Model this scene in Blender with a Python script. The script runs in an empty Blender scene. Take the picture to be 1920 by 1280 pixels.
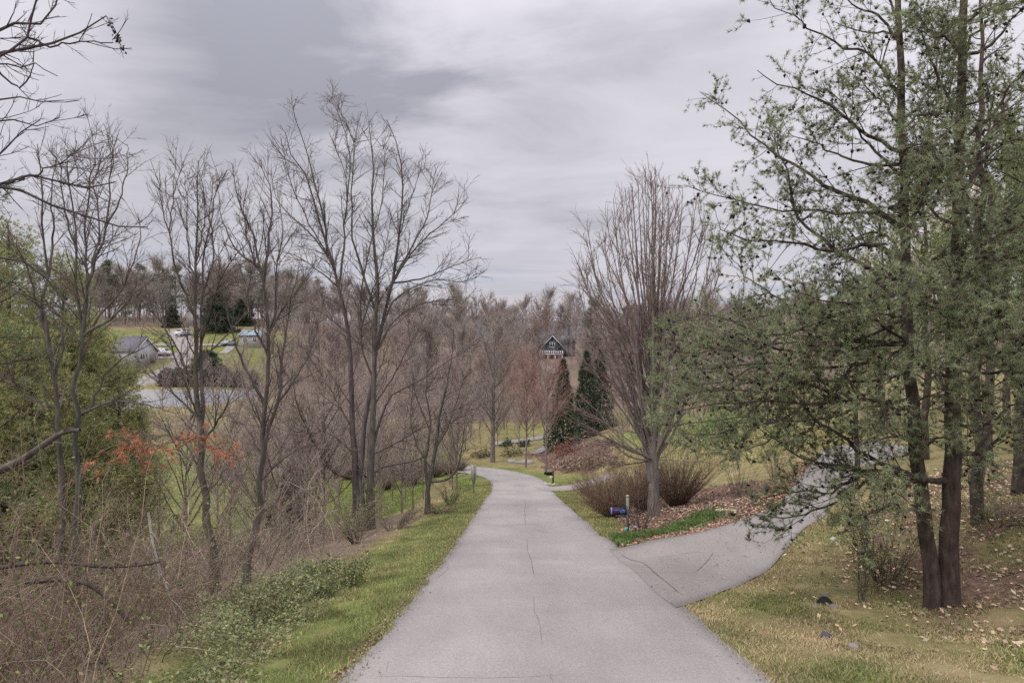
import bpy, math
import numpy as np
from mathutils import Vector

# ------------------------------------------------------------------ camera, sky, sun, exposure
scene = bpy.context.scene
cam_data = bpy.data.cameras.new('camera')
cam = bpy.data.objects.new('camera', cam_data)
scene.collection.objects.link(cam)
cam_data.sensor_width = 36.0
cam_data.lens = 24.0
cam_data.clip_start = 0.1
cam_data.clip_end = 30000
cam.location = (0, 0, 0)                      # eye level is z = 0, everything else is measured from it
cam.rotation_euler = (math.radians(90), 0, 0)
scene.camera = cam

SUN_ELEV, SUN_AZ = math.radians(48), math.radians(235)   # azimuth clockwise from +Y
world = bpy.data.worlds.new('World')
scene.world = world
world.use_nodes = True


def build_world():
    nt = world.node_tree
    N, L = nt.nodes, nt.links
    N.clear()
    out = N.new('ShaderNodeOutputWorld')
    bg = N.new('ShaderNodeBackground')
    bg.inputs['Strength'].default_value = 0.1
    L.new(bg.outputs[0], out.inputs[0])
    sky = N.new('ShaderNodeTexSky')
    sky.sky_type = 'NISHITA'
    sky.sun_disc = False
    sky.sun_elevation = SUN_ELEV
    sky.sun_rotation = SUN_AZ
    tc = N.new('ShaderNodeTexCoord')
    sep = N.new('ShaderNodeSeparateXYZ')
    L.new(tc.outputs['Generated'], sep.inputs[0])

    def M(op, a, b=None, c=None, clamp=False):
        n = N.new('ShaderNodeMath'); n.operation = op; n.use_clamp = clamp
        for i, v in enumerate((a, b, c)):
            if v is None: continue
            if isinstance(v, (int, float)): n.inputs[i].default_value = v
            else: L.new(v, n.inputs[i])
        return n.outputs[0]
    zc = M('MAXIMUM', sep.outputs[2], 0.0)
    den = M('ADD', zc, 0.16)
    comb = N.new('ShaderNodeCombineXYZ')
    L.new(M('DIVIDE', sep.outputs[0], den), comb.inputs[0])
    L.new(M('DIVIDE', sep.outputs[1], den), comb.inputs[1])

    def noise(scale, detail, rough, dist, off, stretch=(1, 1, 1)):
        mp = N.new('ShaderNodeMapping')
        mp.inputs['Location'].default_value = off
        mp.inputs['Scale'].default_value = stretch
        L.new(comb.outputs[0], mp.inputs[0])
        n = N.new('ShaderNodeTexNoise')
        n.inputs['Scale'].default_value = scale
        n.inputs['Detail'].default_value = detail
        n.inputs['Roughness'].default_value = rough
        n.inputs['Distortion'].default_value = dist
        L.new(mp.outputs[0], n.inputs['Vector'])
        return n.outputs[0]
    big = noise(0.55, 5, 0.5, 0.5, (3.1, 0.4, 0), (1, 1.3, 1))
    mid = noise(1.5, 8, 0.56, 0.35, (7.7, 2.9, 0), (0.8, 1.2, 1))
    t = M('ADD', M('MULTIPLY', big, 0.9), M('MULTIPLY', mid, 1.15))
    t = M('SUBTRACT', t, 0.29)

    def blob(px, py, rad_deg, amount):
        d = Vector(((px - 960) / 1280, 1, (640 - py) / 1280)).normalized()
        vm = N.new('ShaderNodeVectorMath'); vm.operation = 'DOT_PRODUCT'
        L.new(tc.outputs['Generated'], vm.inputs[0])
        vm.inputs[1].default_value = d
        ang = M('ARCCOSINE', M('MINIMUM', vm.outputs['Value'], 1.0))
        jit = M('ADD', ang, M('MULTIPLY', M('SUBTRACT', mid, 0.5), math.radians(rad_deg) * 1.1))
        mr = N.new('ShaderNodeMapRange'); mr.interpolation_type = 'SMOOTHSTEP'
        L.new(jit, mr.inputs[0])
        mr.inputs[1].default_value = math.radians(rad_deg); mr.inputs[2].default_value = 0.0
        mr.inputs[3].default_value = 0; mr.inputs[4].default_value = amount
        return mr.outputs[0]
    for b in ((500, 190, 19, -0.64), (650, 70, 12, -0.30), (1190, 110, 18, -0.28), (1060, 250, 10, -0.16), (1010, 500, 11, -0.32), (820, 430, 9, -0.15), (1440, 60, 11, -0.15), (200, 330, 10, -0.08),
              (930, 40, 14, -0.20), (1120, 345, 14, 0.24), (1500, 420, 14, 0.2), (420, 420, 10, 0.16), (560, 560, 12, 0.12), (110, 150, 13, 0.2)):
        t = M('ADD', t, blob(*b))
    ramp = N.new('ShaderNodeValToRGB')
    cr = ramp.color_ramp
    cr.elements[0].position = 0.0; cr.elements[0].color = (0.30, 0.30, 0.345, 1)
    cr.elements[1].position = 1.0; cr.elements[1].color = (0.665, 0.64, 0.69, 1)
    e = cr.elements.new(0.45); e.color = (0.505, 0.49, 0.535, 1)
    L.new(t, ramp.inputs[0])
    # thin veil near the skyline: bluish bands between warm white ones
    band = noise(2.2, 4, 0.5, 0.4, (1.3, 5.2, 0), (0.25, 1.6, 1))
    low = N.new('ShaderNodeMapRange'); low.interpolation_type = 'SMOOTHSTEP'
    L.new(zc, low.inputs[0]); low.inputs[1].default_value = 0.02; low.inputs[2].default_value = 0.19
    low.inputs[3].default_value = 1.0; low.inputs[4].default_value = 0.0
    bramp = N.new('ShaderNodeValToRGB')
    b = bramp.color_ramp
    b.elements[0].position = 0.40; b.elements[0].color = (0.43, 0.50, 0.64, 1)
    b.elements[1].position = 0.58; b.elements[1].color = (0.72, 0.66, 0.70, 1)
    L.new(band, bramp.inputs[0])
    mix1 = N.new('ShaderNodeMix'); mix1.data_type = 'RGBA'
    L.new(M('MULTIPLY', low.outputs[0], 0.6), mix1.inputs[0])
    L.new(ramp.outputs[0], mix1.inputs[6]); L.new(bramp.outputs[0], mix1.inputs[7])
    # an overcast sky is brighter overhead
    lift = M('ADD', M('MULTIPLY', M('MULTIPLY', zc, zc), SKY_LIFT), 1.0)
    sc10 = N.new('ShaderNodeVectorMath'); sc10.operation = 'SCALE'
    L.new(mix1.outputs[2], sc10.inputs[0]); L.new(M('MULTIPLY', lift, SKY_GAIN), sc10.inputs[3])
    mix2 = N.new('ShaderNodeMix'); mix2.data_type = 'RGBA'
    mix2.inputs[0].default_value = 0.93
    L.new(sky.outputs[0], mix2.inputs[6]); L.new(sc10.outputs[0], mix2.inputs[7])
    L.new(mix2.outputs[2], bg.inputs[0])


SKY_LIFT, SKY_GAIN = 2.6, 10.3
build_world()
sun_data = bpy.data.lights.new('sun', 'SUN')
sun_data.energy = 1.5
sun_data.angle = math.radians(14)
sun_data.color = (1.0, 0.95, 0.88)
sun = bpy.data.objects.new('sun', sun_data)
scene.collection.objects.link(sun)
_sd = Vector((math.sin(SUN_AZ) * math.cos(SUN_ELEV), math.cos(SUN_AZ) * math.cos(SUN_ELEV), math.sin(SUN_ELEV)))
sun.rotation_euler = _sd.to_track_quat('Z', 'Y').to_euler()
sun.location = (-20, -20, 40)

scene.view_settings.view_transform = 'Standard'
scene.view_settings.look = 'None'
scene.view_settings.exposure = 0.0
scene.view_settings.gamma = 1.0
scene.view_settings.use_curve_mapping = False
scene.render.engine = 'CYCLES'
scene.cycles.max_bounces = 7
scene.cycles.diffuse_bounces = 5
scene.cycles.glossy_bounces = 2
scene.cycles.transmission_bounces = 4
scene.cycles.use_denoising = False
scene.cycles.use_adaptive_sampling = False

# ------------------------------------------------------------------ helpers: meshes
COL = scene.collection


def nrm(v):
    return v / np.maximum(np.linalg.norm(v, axis=-1, keepdims=True), 1e-9)


class Geo:
    """collects faces and builds ONE mesh object"""
    def __init__(self):
        self.v, self.f3, self.f4, self.t = [], [], [], []
        self.n = 0

    def _add(self, v, f3=None, f4=None, tint=(1, 1, 1)):
        v = np.asarray(v, float).reshape(-1, 3)
        t = np.asarray(tint, float)
        if t.ndim == 1: t = np.broadcast_to(t, v.shape)
        self.v.append(v); self.t.append(t)
        if f3 is not None and len(f3): self.f3.append(np.asarray(f3).reshape(-1, 3) + self.n)
        if f4 is not None and len(f4): self.f4.append(np.asarray(f4).reshape(-1, 4) + self.n)
        self.n += len(v)

    def tubes(self, pts, rad, sides=4, tint=(1, 1, 1), cap=False):
        pts = np.asarray(pts, float); rad = np.asarray(rad, float)
        if pts.ndim == 2: pts, rad = pts[None], rad[None]
        N, n, _ = pts.shape
        if N == 0: return
        T = nrm(np.gradient(pts, axis=1))
        mean = nrm(pts[:, -1] - pts[:, 0])
        ref = np.where(np.abs(mean[:, 2:3]) > 0.8, np.array([[1.0, 0.13, 0]]), np.array([[0, 0.13, 1.0]]))
        n1 = nrm(np.cross(T, ref[:, None, :])); n2 = np.cross(T, n1)
        if sides == 3 and not cap and n > 2:      # fine twigs end in a point: fewer faces
            self.tubes_pointed(pts, rad, n1, n2, tint); return
        a = np.arange(sides) / sides * 2 * np.pi
        ring = n1[:, :, None, :] * np.cos(a)[None, None, :, None] + n2[:, :, None, :] * np.sin(a)[None, None, :, None]
        V = pts[:, :, None, :] + ring * rad[:, :, None, None]
        base = (np.arange(N) * n * sides)[:, None, None]
        i = np.arange(n - 1)[None, :, None]; j = np.arange(sides)[None, None, :]; j2 = (j + 1) % sides
        q = np.stack([base + i * sides + j, base + i * sides + j2, base + (i + 1) * sides + j2, base + (i + 1) * sides + j], -1)
        t = np.asarray(tint, float)
        if t.ndim == 2: t = np.repeat(t, n * sides, 0)
        f3 = None
        if cap:
            f3 = []
            for b in range(N):
                for ringi, rev in ((0, True), (n - 1, False)):
                    s = b * n * sides + ringi * sides
                    for k in range(1, sides - 1):
                        f3.append((s, s + k + 1, s + k) if rev else (s, s + k, s + k + 1))
        self._add(V, f3, q, t)

    def tubes_pointed(self, pts, rad, n1, n2, tint):
        N, n, _ = pts.shape
        a = np.arange(3) / 3 * 2 * np.pi
        ring = n1[:, :-1, None, :] * np.cos(a)[None, None, :, None] + n2[:, :-1, None, :] * np.sin(a)[None, None, :, None]
        V = (pts[:, :-1, None, :] + ring * rad[:, :-1, None, None]).reshape(N, -1, 3)
        V = np.concatenate([V, pts[:, -1:]], 1)
        m = (n - 1) * 3 + 1
        base = (np.arange(N) * m)[:, None, None]
        i = np.arange(n - 2)[None, :, None]; j = np.arange(3)[None, None, :]; j2 = (j + 1) % 3
        q = np.stack([base + i * 3 + j, base + i * 3 + j2, base + (i + 1) * 3 + j2, base + (i + 1) * 3 + j], -1)
        b2 = base[:, 0]; jj = np.arange(3)[None, :]
        e = (n - 2) * 3
        f3 = np.stack([b2 + e + jj, b2 + e + (jj + 1) % 3, np.broadcast_to(b2 + m - 1, (N, 3))], -1)
        t = np.asarray(tint, float)
        if t.ndim == 2: t = np.repeat(t, m, 0)
        self._add(V, f3, q, t)

    def tris(self, V, tint=(1, 1, 1)):
        M = len(V)
        t = np.asarray(tint, float)
        if t.ndim == 2: t = np.repeat(t, 3, 0)
        self._add(V, np.arange(M * 3).reshape(-1, 3), None, t)

    def quads(self, V, tint=(1, 1, 1)):
        M = len(V)
        t = np.asarray(tint, float)
        if t.ndim == 2: t = np.repeat(t, 4, 0)
        self._add(V, None, np.arange(M * 4).reshape(-1, 4), t)

    def box(self, c, s, rz=0.0, tint=(1, 1, 1), taper=1.0):
        x, y, z = np.array(s) / 2
        V = np.array([[-x, -y, -z], [x, -y, -z], [x, y, -z], [-x, y, -z],
                      [-x * taper, -y * taper, z], [x * taper, -y * taper, z], [x * taper, y * taper, z], [-x * taper, y * taper, z]])
        if rz:
            cs, sn = math.cos(rz), math.sin(rz)
            V = V @ np.array([[cs, sn, 0], [-sn, cs, 0], [0, 0, 1]])
        self._add(V + np.array(c), None, [(0, 3, 2, 1), (4, 5, 6, 7), (0, 1, 5, 4), (1, 2, 6, 5), (2, 3, 7, 6), (3, 0, 4, 7)], tint)

    def prism(self, prof, axis, a, b, tint=(1, 1, 1)):
        """profile (list of 2-tuples) extruded along an axis from a to b"""
        n = len(prof); V = []
        for w in (a, b):
            for p in prof:
                V.append({'x': (w, p[0], p[1]), 'y': (p[0], w, p[1]), 'z': (p[0], p[1], w)}[axis])
        f3 = [(0, k + 1, k) for k in range(1, n - 1)] + [(n, n + k, n + k + 1) for k in range(1, n - 1)]
        f4 = [(k, (k + 1) % n, n + (k + 1) % n, n + k) for k in range(n)]
        self._add(V, f3, f4, tint)

    def build(self, name, mat, parent=None, loc=None, smooth=False, **props):
        v = np.concatenate(self.v) if self.v else np.zeros((0, 3))
        t = np.concatenate(self.t) if self.t else np.zeros((0, 3))
        f3 = np.concatenate(self.f3) if self.f3 else np.zeros((0, 3), int)
        f4 = np.concatenate(self.f4) if self.f4 else np.zeros((0, 4), int)
        if loc is not None: v = v - np.asarray(loc, float)
        me = bpy.data.meshes.new(name)
        me.vertices.add(len(v)); me.vertices.foreach_set('co', v.astype(np.float32).ravel())
        nl = f3.size + f4.size
        me.loops.add(nl); me.loops.foreach_set('vertex_index', np.concatenate([f3.ravel(), f4.ravel()]).astype(np.int32))
        me.polygons.add(len(f3) + len(f4))
        st = np.concatenate([np.arange(len(f3)) * 3, f3.size + np.arange(len(f4)) * 4]).astype(np.int32)
        me.polygons.foreach_set('loop_start', st)
        if smooth: me.polygons.foreach_set('use_smooth', np.ones(len(st), bool))
        me.update(calc_edges=True)
        at = me.attributes.new('tint', 'FLOAT_COLOR', 'POINT')
        at.data.foreach_set('color', np.c_[t, np.ones(len(t))].astype(np.float32).ravel())
        me.materials.append(mat)
        o = bpy.data.objects.new(name, me)
        COL.objects.link(o)
        if parent is not None: o.parent = parent
        elif loc is not None: o.location = [float(c) for c in loc]
        for k, val in props.items():
            if val: o[k] = val
        return o


def thing(name, label, cat, loc, group=None, rz=0.0):
    o = bpy.data.objects.new(name, None)
    o.empty_display_size = 0.3
    COL.objects.link(o)
    o.location = [float(c) for c in loc]; o.rotation_euler = (0, 0, rz)
    o['label'] = label; o['category'] = cat
    if group: o['group'] = group
    return o


def dup(root, loc, rz=0.0, scale=1.0, label=None, group=None, cat=None):
    r = root.copy(); COL.objects.link(r)
    r.location = [float(c) for c in loc]; r.rotation_euler = (0, 0, rz); r.scale = (scale,) * 3
    if label: r['label'] = label
    if group: r['group'] = group
    for ch in list(root.children):
        c = ch.copy(); COL.objects.link(c); c.parent = r
        for g in ch.children:
            d = g.copy(); COL.objects.link(d); d.parent = c
    return r


# ------------------------------------------------------------------ helpers: materials
def new_mat(name):
    m = bpy.data.materials.new(name); m.use_nodes = True
    nt = m.node_tree
    return m, nt, nt.nodes['Principled BSDF']


def tint_mat(name, rough=0.85, noise_scale=6.0, noise_amt=0.35, bump=0.0, bump_scale=30.0, spec=0.2, stretch=(1, 1, 1), translucent=0.0, gain=1.0):
    """base colour = the mesh's own 'tint' attribute, varied by noise"""
    m, nt, bs = new_mat(name)
    N, L = nt.nodes, nt.links
    at = N.new('ShaderNodeAttribute'); at.attribute_name = 'tint'
    tc = N.new('ShaderNodeTexCoord'); mp = N.new('ShaderNodeMapping'); mp.inputs['Scale'].default_value = stretch
    L.new(tc.outputs['Object'], mp.inputs[0])
    nz = N.new('ShaderNodeTexNoise'); nz.inputs['Scale'].default_value = noise_scale; nz.inputs['Detail'].default_value = 4
    L.new(mp.outputs[0], nz.inputs['Vector'])
    mr = N.new('ShaderNodeMapRange'); mr.inputs[1].default_value = 0.3; mr.inputs[2].default_value = 0.7
    mr.inputs[3].default_value = gain * (1 - noise_amt); mr.inputs[4].default_value = gain * (1 + noise_amt)
    L.new(nz.outputs[0], mr.inputs[0])
    vm = N.new('ShaderNodeVectorMath'); vm.operation = 'SCALE'
    L.new(at.outputs['Color'], vm.inputs[0]); L.new(mr.outputs[0], vm.inputs[3])
    L.new(vm.outputs[0], bs.inputs['Base Color'])
    bs.inputs['Roughness'].default_value = rough
    bs.inputs['Specular IOR Level'].default_value = spec
    if bump:
        n2 = N.new('ShaderNodeTexNoise'); n2.inputs['Scale'].default_value = bump_scale; n2.inputs['Detail'].default_value = 5
        L.new(mp.outputs[0], n2.inputs['Vector'])
        bp = N.new('ShaderNodeBump'); bp.inputs['Strength'].default_value = bump; bp.inputs['Distance'].default_value = 0.03
        L.new(n2.outputs[0], bp.inputs['Height']); L.new(bp.outputs[0], bs.inputs['Normal'])
    if translucent:
        tr = N.new('ShaderNodeBsdfTranslucent'); L.new(vm.outputs[0], tr.inputs[0])
        mx = N.new('ShaderNodeMixShader'); mx.inputs[0].default_value = translucent
        L.new(bs.outputs[0], mx.inputs[1]); L.new(tr.outputs[0], mx.inputs[2])
        L.new(mx.outputs[0], nt.nodes['Material Output'].inputs[0])
    return m


M_BARK = tint_mat('bark', 0.9, 9, 0.4, 0.9, 26, 0.15, (1, 1, 0.22), gain=1.2)
M_PINEBARK = tint_mat('pine_bark', 0.92, 11, 0.5, 1.0, 16, 0.1, (1, 1, 0.3))
M_TWIG = tint_mat('twig', 0.85, 3, 0.3, gain=1.3)
M_NEEDLE = tint_mat('needle', 0.6, 1.2, 0.3, spec=0.3, translucent=0.25, gain=1.75)
M_LEAF = tint_mat('leaf', 0.55, 2.0, 0.3, spec=0.3, translucent=0.2, gain=1.45)
M_GRASS = tint_mat('grass_blade', 0.7, 0.8, 0.3, spec=0.2, translucent=0.3, gain=1.5)
M_LITTER = tint_mat('dry_leaf', 0.8, 4.0, 0.3, gain=1.25)
M_PAINT = tint_mat('paint', 0.5, 5, 0.06)
M_CARPAINT = tint_mat('car_paint', 0.25, 5, 0.02, spec=0.5)
M_GLASS = tint_mat('dark_glass', 0.08, 5, 0.02, spec=0.6)
M_WOOD = tint_mat('wood', 0.8, 8, 0.2, 0.3, 40, 0.2, (1, 1, 0.2))
M_METAL = tint_mat('metal', 0.4, 5, 0.08, spec=0.5)
M_STONE = tint_mat('stone', 0.9, 5, 0.3, 0.6, 12)
M_ROOF = tint_mat('shingle', 0.9, 2, 0.2, 0.3, 8)


# ------------------------------------------------------------------ the lie of the land
def smooth_path(P, n, closed=False):
    """Catmull-Rom through P, resampled to n points by arc length"""
    P = np.asarray(P, float)
    if len(P) == 2:
        return P[0] + (P[1] - P[0]) * np.linspace(0, 1, n)[:, None]
    Q = np.vstack([2 * P[0] - P[1], P, 2 * P[-1] - P[-2]])
    out = []
    for i in range(1, len(Q) - 2):
        t = np.linspace(0, 1, 12, endpoint=False)[:, None]
        a, b, c, d = Q[i - 1], Q[i], Q[i + 1], Q[i + 2]
        out.append(0.5 * (2 * b + (c - a) * t + (2 * a - 5 * b + 4 * c - d) * t ** 2 + (-a + 3 * b - 3 * c + d) * t ** 3))
    out.append(P[-1:])
    S = np.concatenate(out)
    s = np.r_[0, np.cumsum(np.linalg.norm(np.diff(S[:, :3], axis=0), axis=1))]
    u = np.linspace(0, s[-1], n)
    return np.stack([np.interp(u, s, S[:, k]) for k in range(S.shape[1])], 1)


ROAD = [(0.30, -30, 2.75), (0.35, -10, -0.85), (0.45, 0, -2.57), (0.52, 8.05, -4.0), (0.62, 14, -5.07), (0.67, 20.3, -6.2), (0.67, 32, -8.2), (0.67, 45, -10.4),
        (0.75, 56, -12.2), (0.35, 65, -13.2), (-1.5, 74, -14.35), (-5.2, 81.5, -15.3), (-11, 85.5, -15.85), (-20, 87, -16.15),
        (-32, 86, -16.4), (-44, 83, -16.6)]
HALF = 2.5
road_c = smooth_path(ROAD, 240)
_t = nrm(np.gradient(road_c[:, :2], axis=0))
_n = np.stack([-_t[:, 1], _t[:, 0]], 1)
road_l = road_c[:, :2] + _n * HALF
road_r = road_c[:, :2] - _n * HALF
DRV_LO = [(2.9, 12.0, -4.70), (3.5, 12.9, -4.93), (4.65, 14.5, -5.27), (6.7, 17.5, -5.74), (10.5, 23, -5.95), (14.5, 29, -6.05), (19, 34.5, -6.0), (22.5, 36.6, -5.85)]
DRV_HI = [(2.9, 20.35, -6.2), (4.16, 20.5, -6.0), (6.8, 22.3, -6.05), (10, 26, -6.28), (13.2, 31.5, -6.3), (17.5, 38.3, -6.15), (21.5, 41.2, -5.95)]

CTRL = []
for k in range(0, 240, 6):
    for e in (road_l[k], road_r[k], road_c[k, :2]):
        CTRL.append((e[0], e[1], road_c[k, 2]))
    if road_c[k, 1] < 62 and road_c[k, 0] > -2:
        z = road_c[k, 2]; y = road_c[k, 1]
        CTRL.append((road_c[k, 0] - 4.3, y, z - 0.22))
        CTRL.append((road_c[k, 0] - 8.0, y, z - 0.5 - 0.009 * max(y, 0)))
        if y > 21.5: CTRL.append((road_c[k, 0] + 4.2, y, z + 0.02))
        if y < 10: CTRL.append((road_c[k, 0] + 4.4, y, z - 0.05))
CTRL += DRV_LO + DRV_HI + [(26, 38.5, -5.6), (34, 41, -5.0), (26, 43.5, -5.6), (33, 46, -5.2)]
CTRL += [
    # bank and valley on the left
    (-14, 8, -8.0), (-14, 16, -8.6), (-14, 26, -10.4), (-25, 25, -11.6), (-15, 40, -12.4), (-30, 10, -11.2), (-50, 30, -12.6), (-14, 0, -7.4), (-30, -10, -10),
    (-14, 52, -14.2), (-18, 64, -16.0), (-27, 68, -14.4), (-34, 80, -13.1), (-38, 95, -12.0), (-25, 45, -13.2), (-40, 55, -12.8),
    (-45, 105, -10.25), (-44, 116, -10.2), (-50, 128, -10.15), (-56, 152, -9.9), (-60, 103, -10.2), (-72, 102, -10.15), (-95, 100, -10.1), (-140, 105, -10.1), (-150, 150, -9.8), (-110, 153, -9.8), (-80, 153, -9.8),
    (-68, 162, -6.6), (-90, 162, -6.5), (-58, 172, -3.7), (-78, 172, -3.4), (-100, 172, -3.2), (-130, 172, -3.0), (-62, 190, 0.0), (-80, 190, 0.6), (-100, 190, 0.8),
    (-75, 215, 4.0), (-110, 215, 4.5), (-80, 260, 8.0), (-150, 260, 9.0), (-200, 180, 0), (-220, 120, -8), (-180, 60, -11), (-140, 20, -10),
    (-30, 120, -13.5), (-25, 150, -12.5), (-30, 200, -7), (-40, 260, 2), (-60, 320, 6), (-160, 360, 12), (-300, 300, 8),
    # past the bend
    (-10, 96, -15.6), (2, 94, -15.4), (0, 110, -15.3), (12, 106, -14.4), (0, 130, -15.2), (0, 150, -14.6), (0, 180, -11), (5, 230, -4), (0, 320, 0.5), (60, 320, 2),
    (30, 150, -12), (60, 200, -7), (40, 230, -3.5), (150, 250, 2), (300, 300, 4), (120, 150, -5), (250, 150, 0),
    # right-hand bank
    (5.9, 28, -7.1), (7.7, 25, -6.3), (10, 36, -7.6), (5.5, 45, -10.2), (12, 48, -8.3), (5.4, 60, -12.5), (8, 66, -12.2), (6.5, 75, -13.5), (3.2, 86, -15.2), (14, 70, -10.2), (9, 86, -13.0), (20, 90, -10),
    (14.5, 52, -8.0), (18.6, 70, -8.7), (30, 60, -5.6), (40, 100, -6), (60, 60, -3), (30, 30, -3.6), (20, 50, -6.6), (30, 52, -5.6),
    (11.7, 16, -3.95), (8.0, 13, -5.05), (6.0, 8, -4.15), (10, 8, -3.6), (14, 10, -2.9), (20, 18, -2.6), (16, 24, -4.6), (5.6, 11, -4.75), (5.0, 13.2, -5.0), (8, 2, -2.9), (12, -8, -0.2), (30, 0, -0.5), (40, 25, -2.0),
    (60, -30, 2), (-40, -40, -6), (0, -60, 6), (-200, -60, -6), (200, -60, 6), (200, 50, 1),
    # far land
    (0, 420, -4), (0, 600, -14), (300, 500, -8), (-300, 500, -4), (-700, 400, -12), (700, 300, -8), (0, 1000, -20), (700, 900, -20), (-700, 900, -20), (0, 1500, -20), (1200, 1500, -20), (-1200, 1500, -20), (-1200, 200, -15), (1200, 200, -10),
    (0, -300, 0), (600, -300, 0), (-600, -300, -10), (0, 3000, -20), (2400, 3000, -20), (-2400, 3000, -20), (2500, 0, -10), (-2500, 0, -10),
]
_c = np.array(CTRL, float)
_u, _i = np.unique(np.round(_c[:, :2], 1), axis=0, return_index=True)
_c = _c[np.sort(_i)]


def _kern(d2):
    return np.sqrt(d2 + 1.0)             # multiquadric: smooth near, straight far


def _fit():
    n = len(_c)
    d2 = ((_c[:, None, :2] - _c[None, :, :2]) ** 2).sum(-1)
    A = np.zeros((n + 1, n + 1))
    A[:n, :n] = _kern(d2) + np.eye(n) * -0.02
    A[:n, n] = 1; A[n, :n] = 1
    return np.linalg.solve(A, np.r_[_c[:, 2], 0])


_w = _fit()


def H(x, y):
    """ground height"""
    x = np.asarray(x, float); y = np.asarray(y, float)
    sh = np.broadcast(x, y).shape
    X = np.broadcast_to(x, sh).ravel(); Y = np.broadcast_to(y, sh).ravel()
    out = np.empty(len(X))
    for a in range(0, len(X), 20000):
        s = slice(a, a + 20000)
        d2 = (X[s, None] - _c[None, :, 0]) ** 2 + (Y[s, None] - _c[None, :, 1]) ** 2
        out[s] = _kern(d2) @ _w[:-1] + _w[-1]
    return out.reshape(sh) if sh else float(out[0])


def G(px, py, dmin=5.0, dmax=700.0):
    """the point of the ground that is seen in a given direction (photo pixels)"""
    D = np.geomspace(dmin, dmax, 900)
    x = (px - 960) / 1280 * D; z = (640 - py) / 1280 * D
    h = H(x, D)
    below = np.nonzero(z < h)[0]
    if len(below) == 0: return np.array([x[-1], D[-1], h[-1]])
    k = below[0]
    if k > 0:
        a, b = z[k - 1] - h[k - 1], z[k] - h[k]
        f = a / (a - b) if a != b else 0
        d = D[k - 1] + (D[k] - D[k - 1]) * f
    else: d = D[0]
    X = (px - 960) / 1280 * d
    return np.array([X, d, H(X, d)])


def P(px, py, d):
    return np.array([(px - 960) / 1280 * d, d, (640 - py) / 1280 * d])


def at(px, d):
    """ground point at depth d under a given bearing"""
    x = (px - 960) / 1280 * d
    return np.array([x, d, H(x, d)])


def inside(poly, x, y):
    poly = np.asarray(poly); r = np.zeros(x.shape, bool)
    px, py = poly[:, 0], poly[:, 1]; qx, qy = np.roll(px, 1), np.roll(py, 1)
    for a, b, c, d in zip(px, py, qx, qy):
        if b == d: continue
        r ^= ((b > y) != (d > y)) & (x < (c - a) * (y - b) / (d - b) + a)
    return r


def dist_line(line, x, y):
    line = np.asarray(line)[:, :2]
    best = np.full(x.shape, 1e9)
    for a, b in zip(line[:-1], line[1:]):
        ab = b - a; L2 = max((ab ** 2).sum(), 1e-9)
        t = np.clip(((x - a[0]) * ab[0] + (y - a[1]) * ab[1]) / L2, 0, 1)
        best = np.minimum(best, np.hypot(x - a[0] - t * ab[0], y - a[1] - t * ab[1]))
    return best


def sstep(a, b, x):
    t = np.clip((x - a) / (b - a), 0, 1)
    return t * t * (3 - 2 * t)


# ------------------------------------------------------------------ ground zones
POND_Z = -10.45
POND = smooth_path([(-49, 108), (-47, 120), (-52, 136), (-62, 147), (-85, 150), (-112, 149), (-140, 142), (-150, 122), (-120, 107), (-90, 105), (-66, 104), (-49, 108)], 70)
road_poly = np.vstack([road_l, road_r[::-1]])
drv_poly = np.vstack([smooth_path(DRV_LO, 40)[:, :2], smooth_path(DRV_HI, 40)[::-1, :2]])
LANE = [G(255, 722), G(300, 702), G(335, 684), G(352, 664), G(350, 648), G(338, 630), G(330, 618)]
LAWN = [(-112, 153), (-55, 152), (-62, 205), (-125, 205)]
MULCH = [(3.35, 21.2), (6.9, 22.6), (10.2, 26.6), (12.2, 31), (11.6, 34), (8.6, 35.5), (5.4, 36), (4.6, 30), (3.6, 24)]
BANK = [(3.6, 90), (1.5, 94), (8, 95), (12, 84), (10.5, 70), (8, 64), (5.0, 67), (4.0, 76)]


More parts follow.
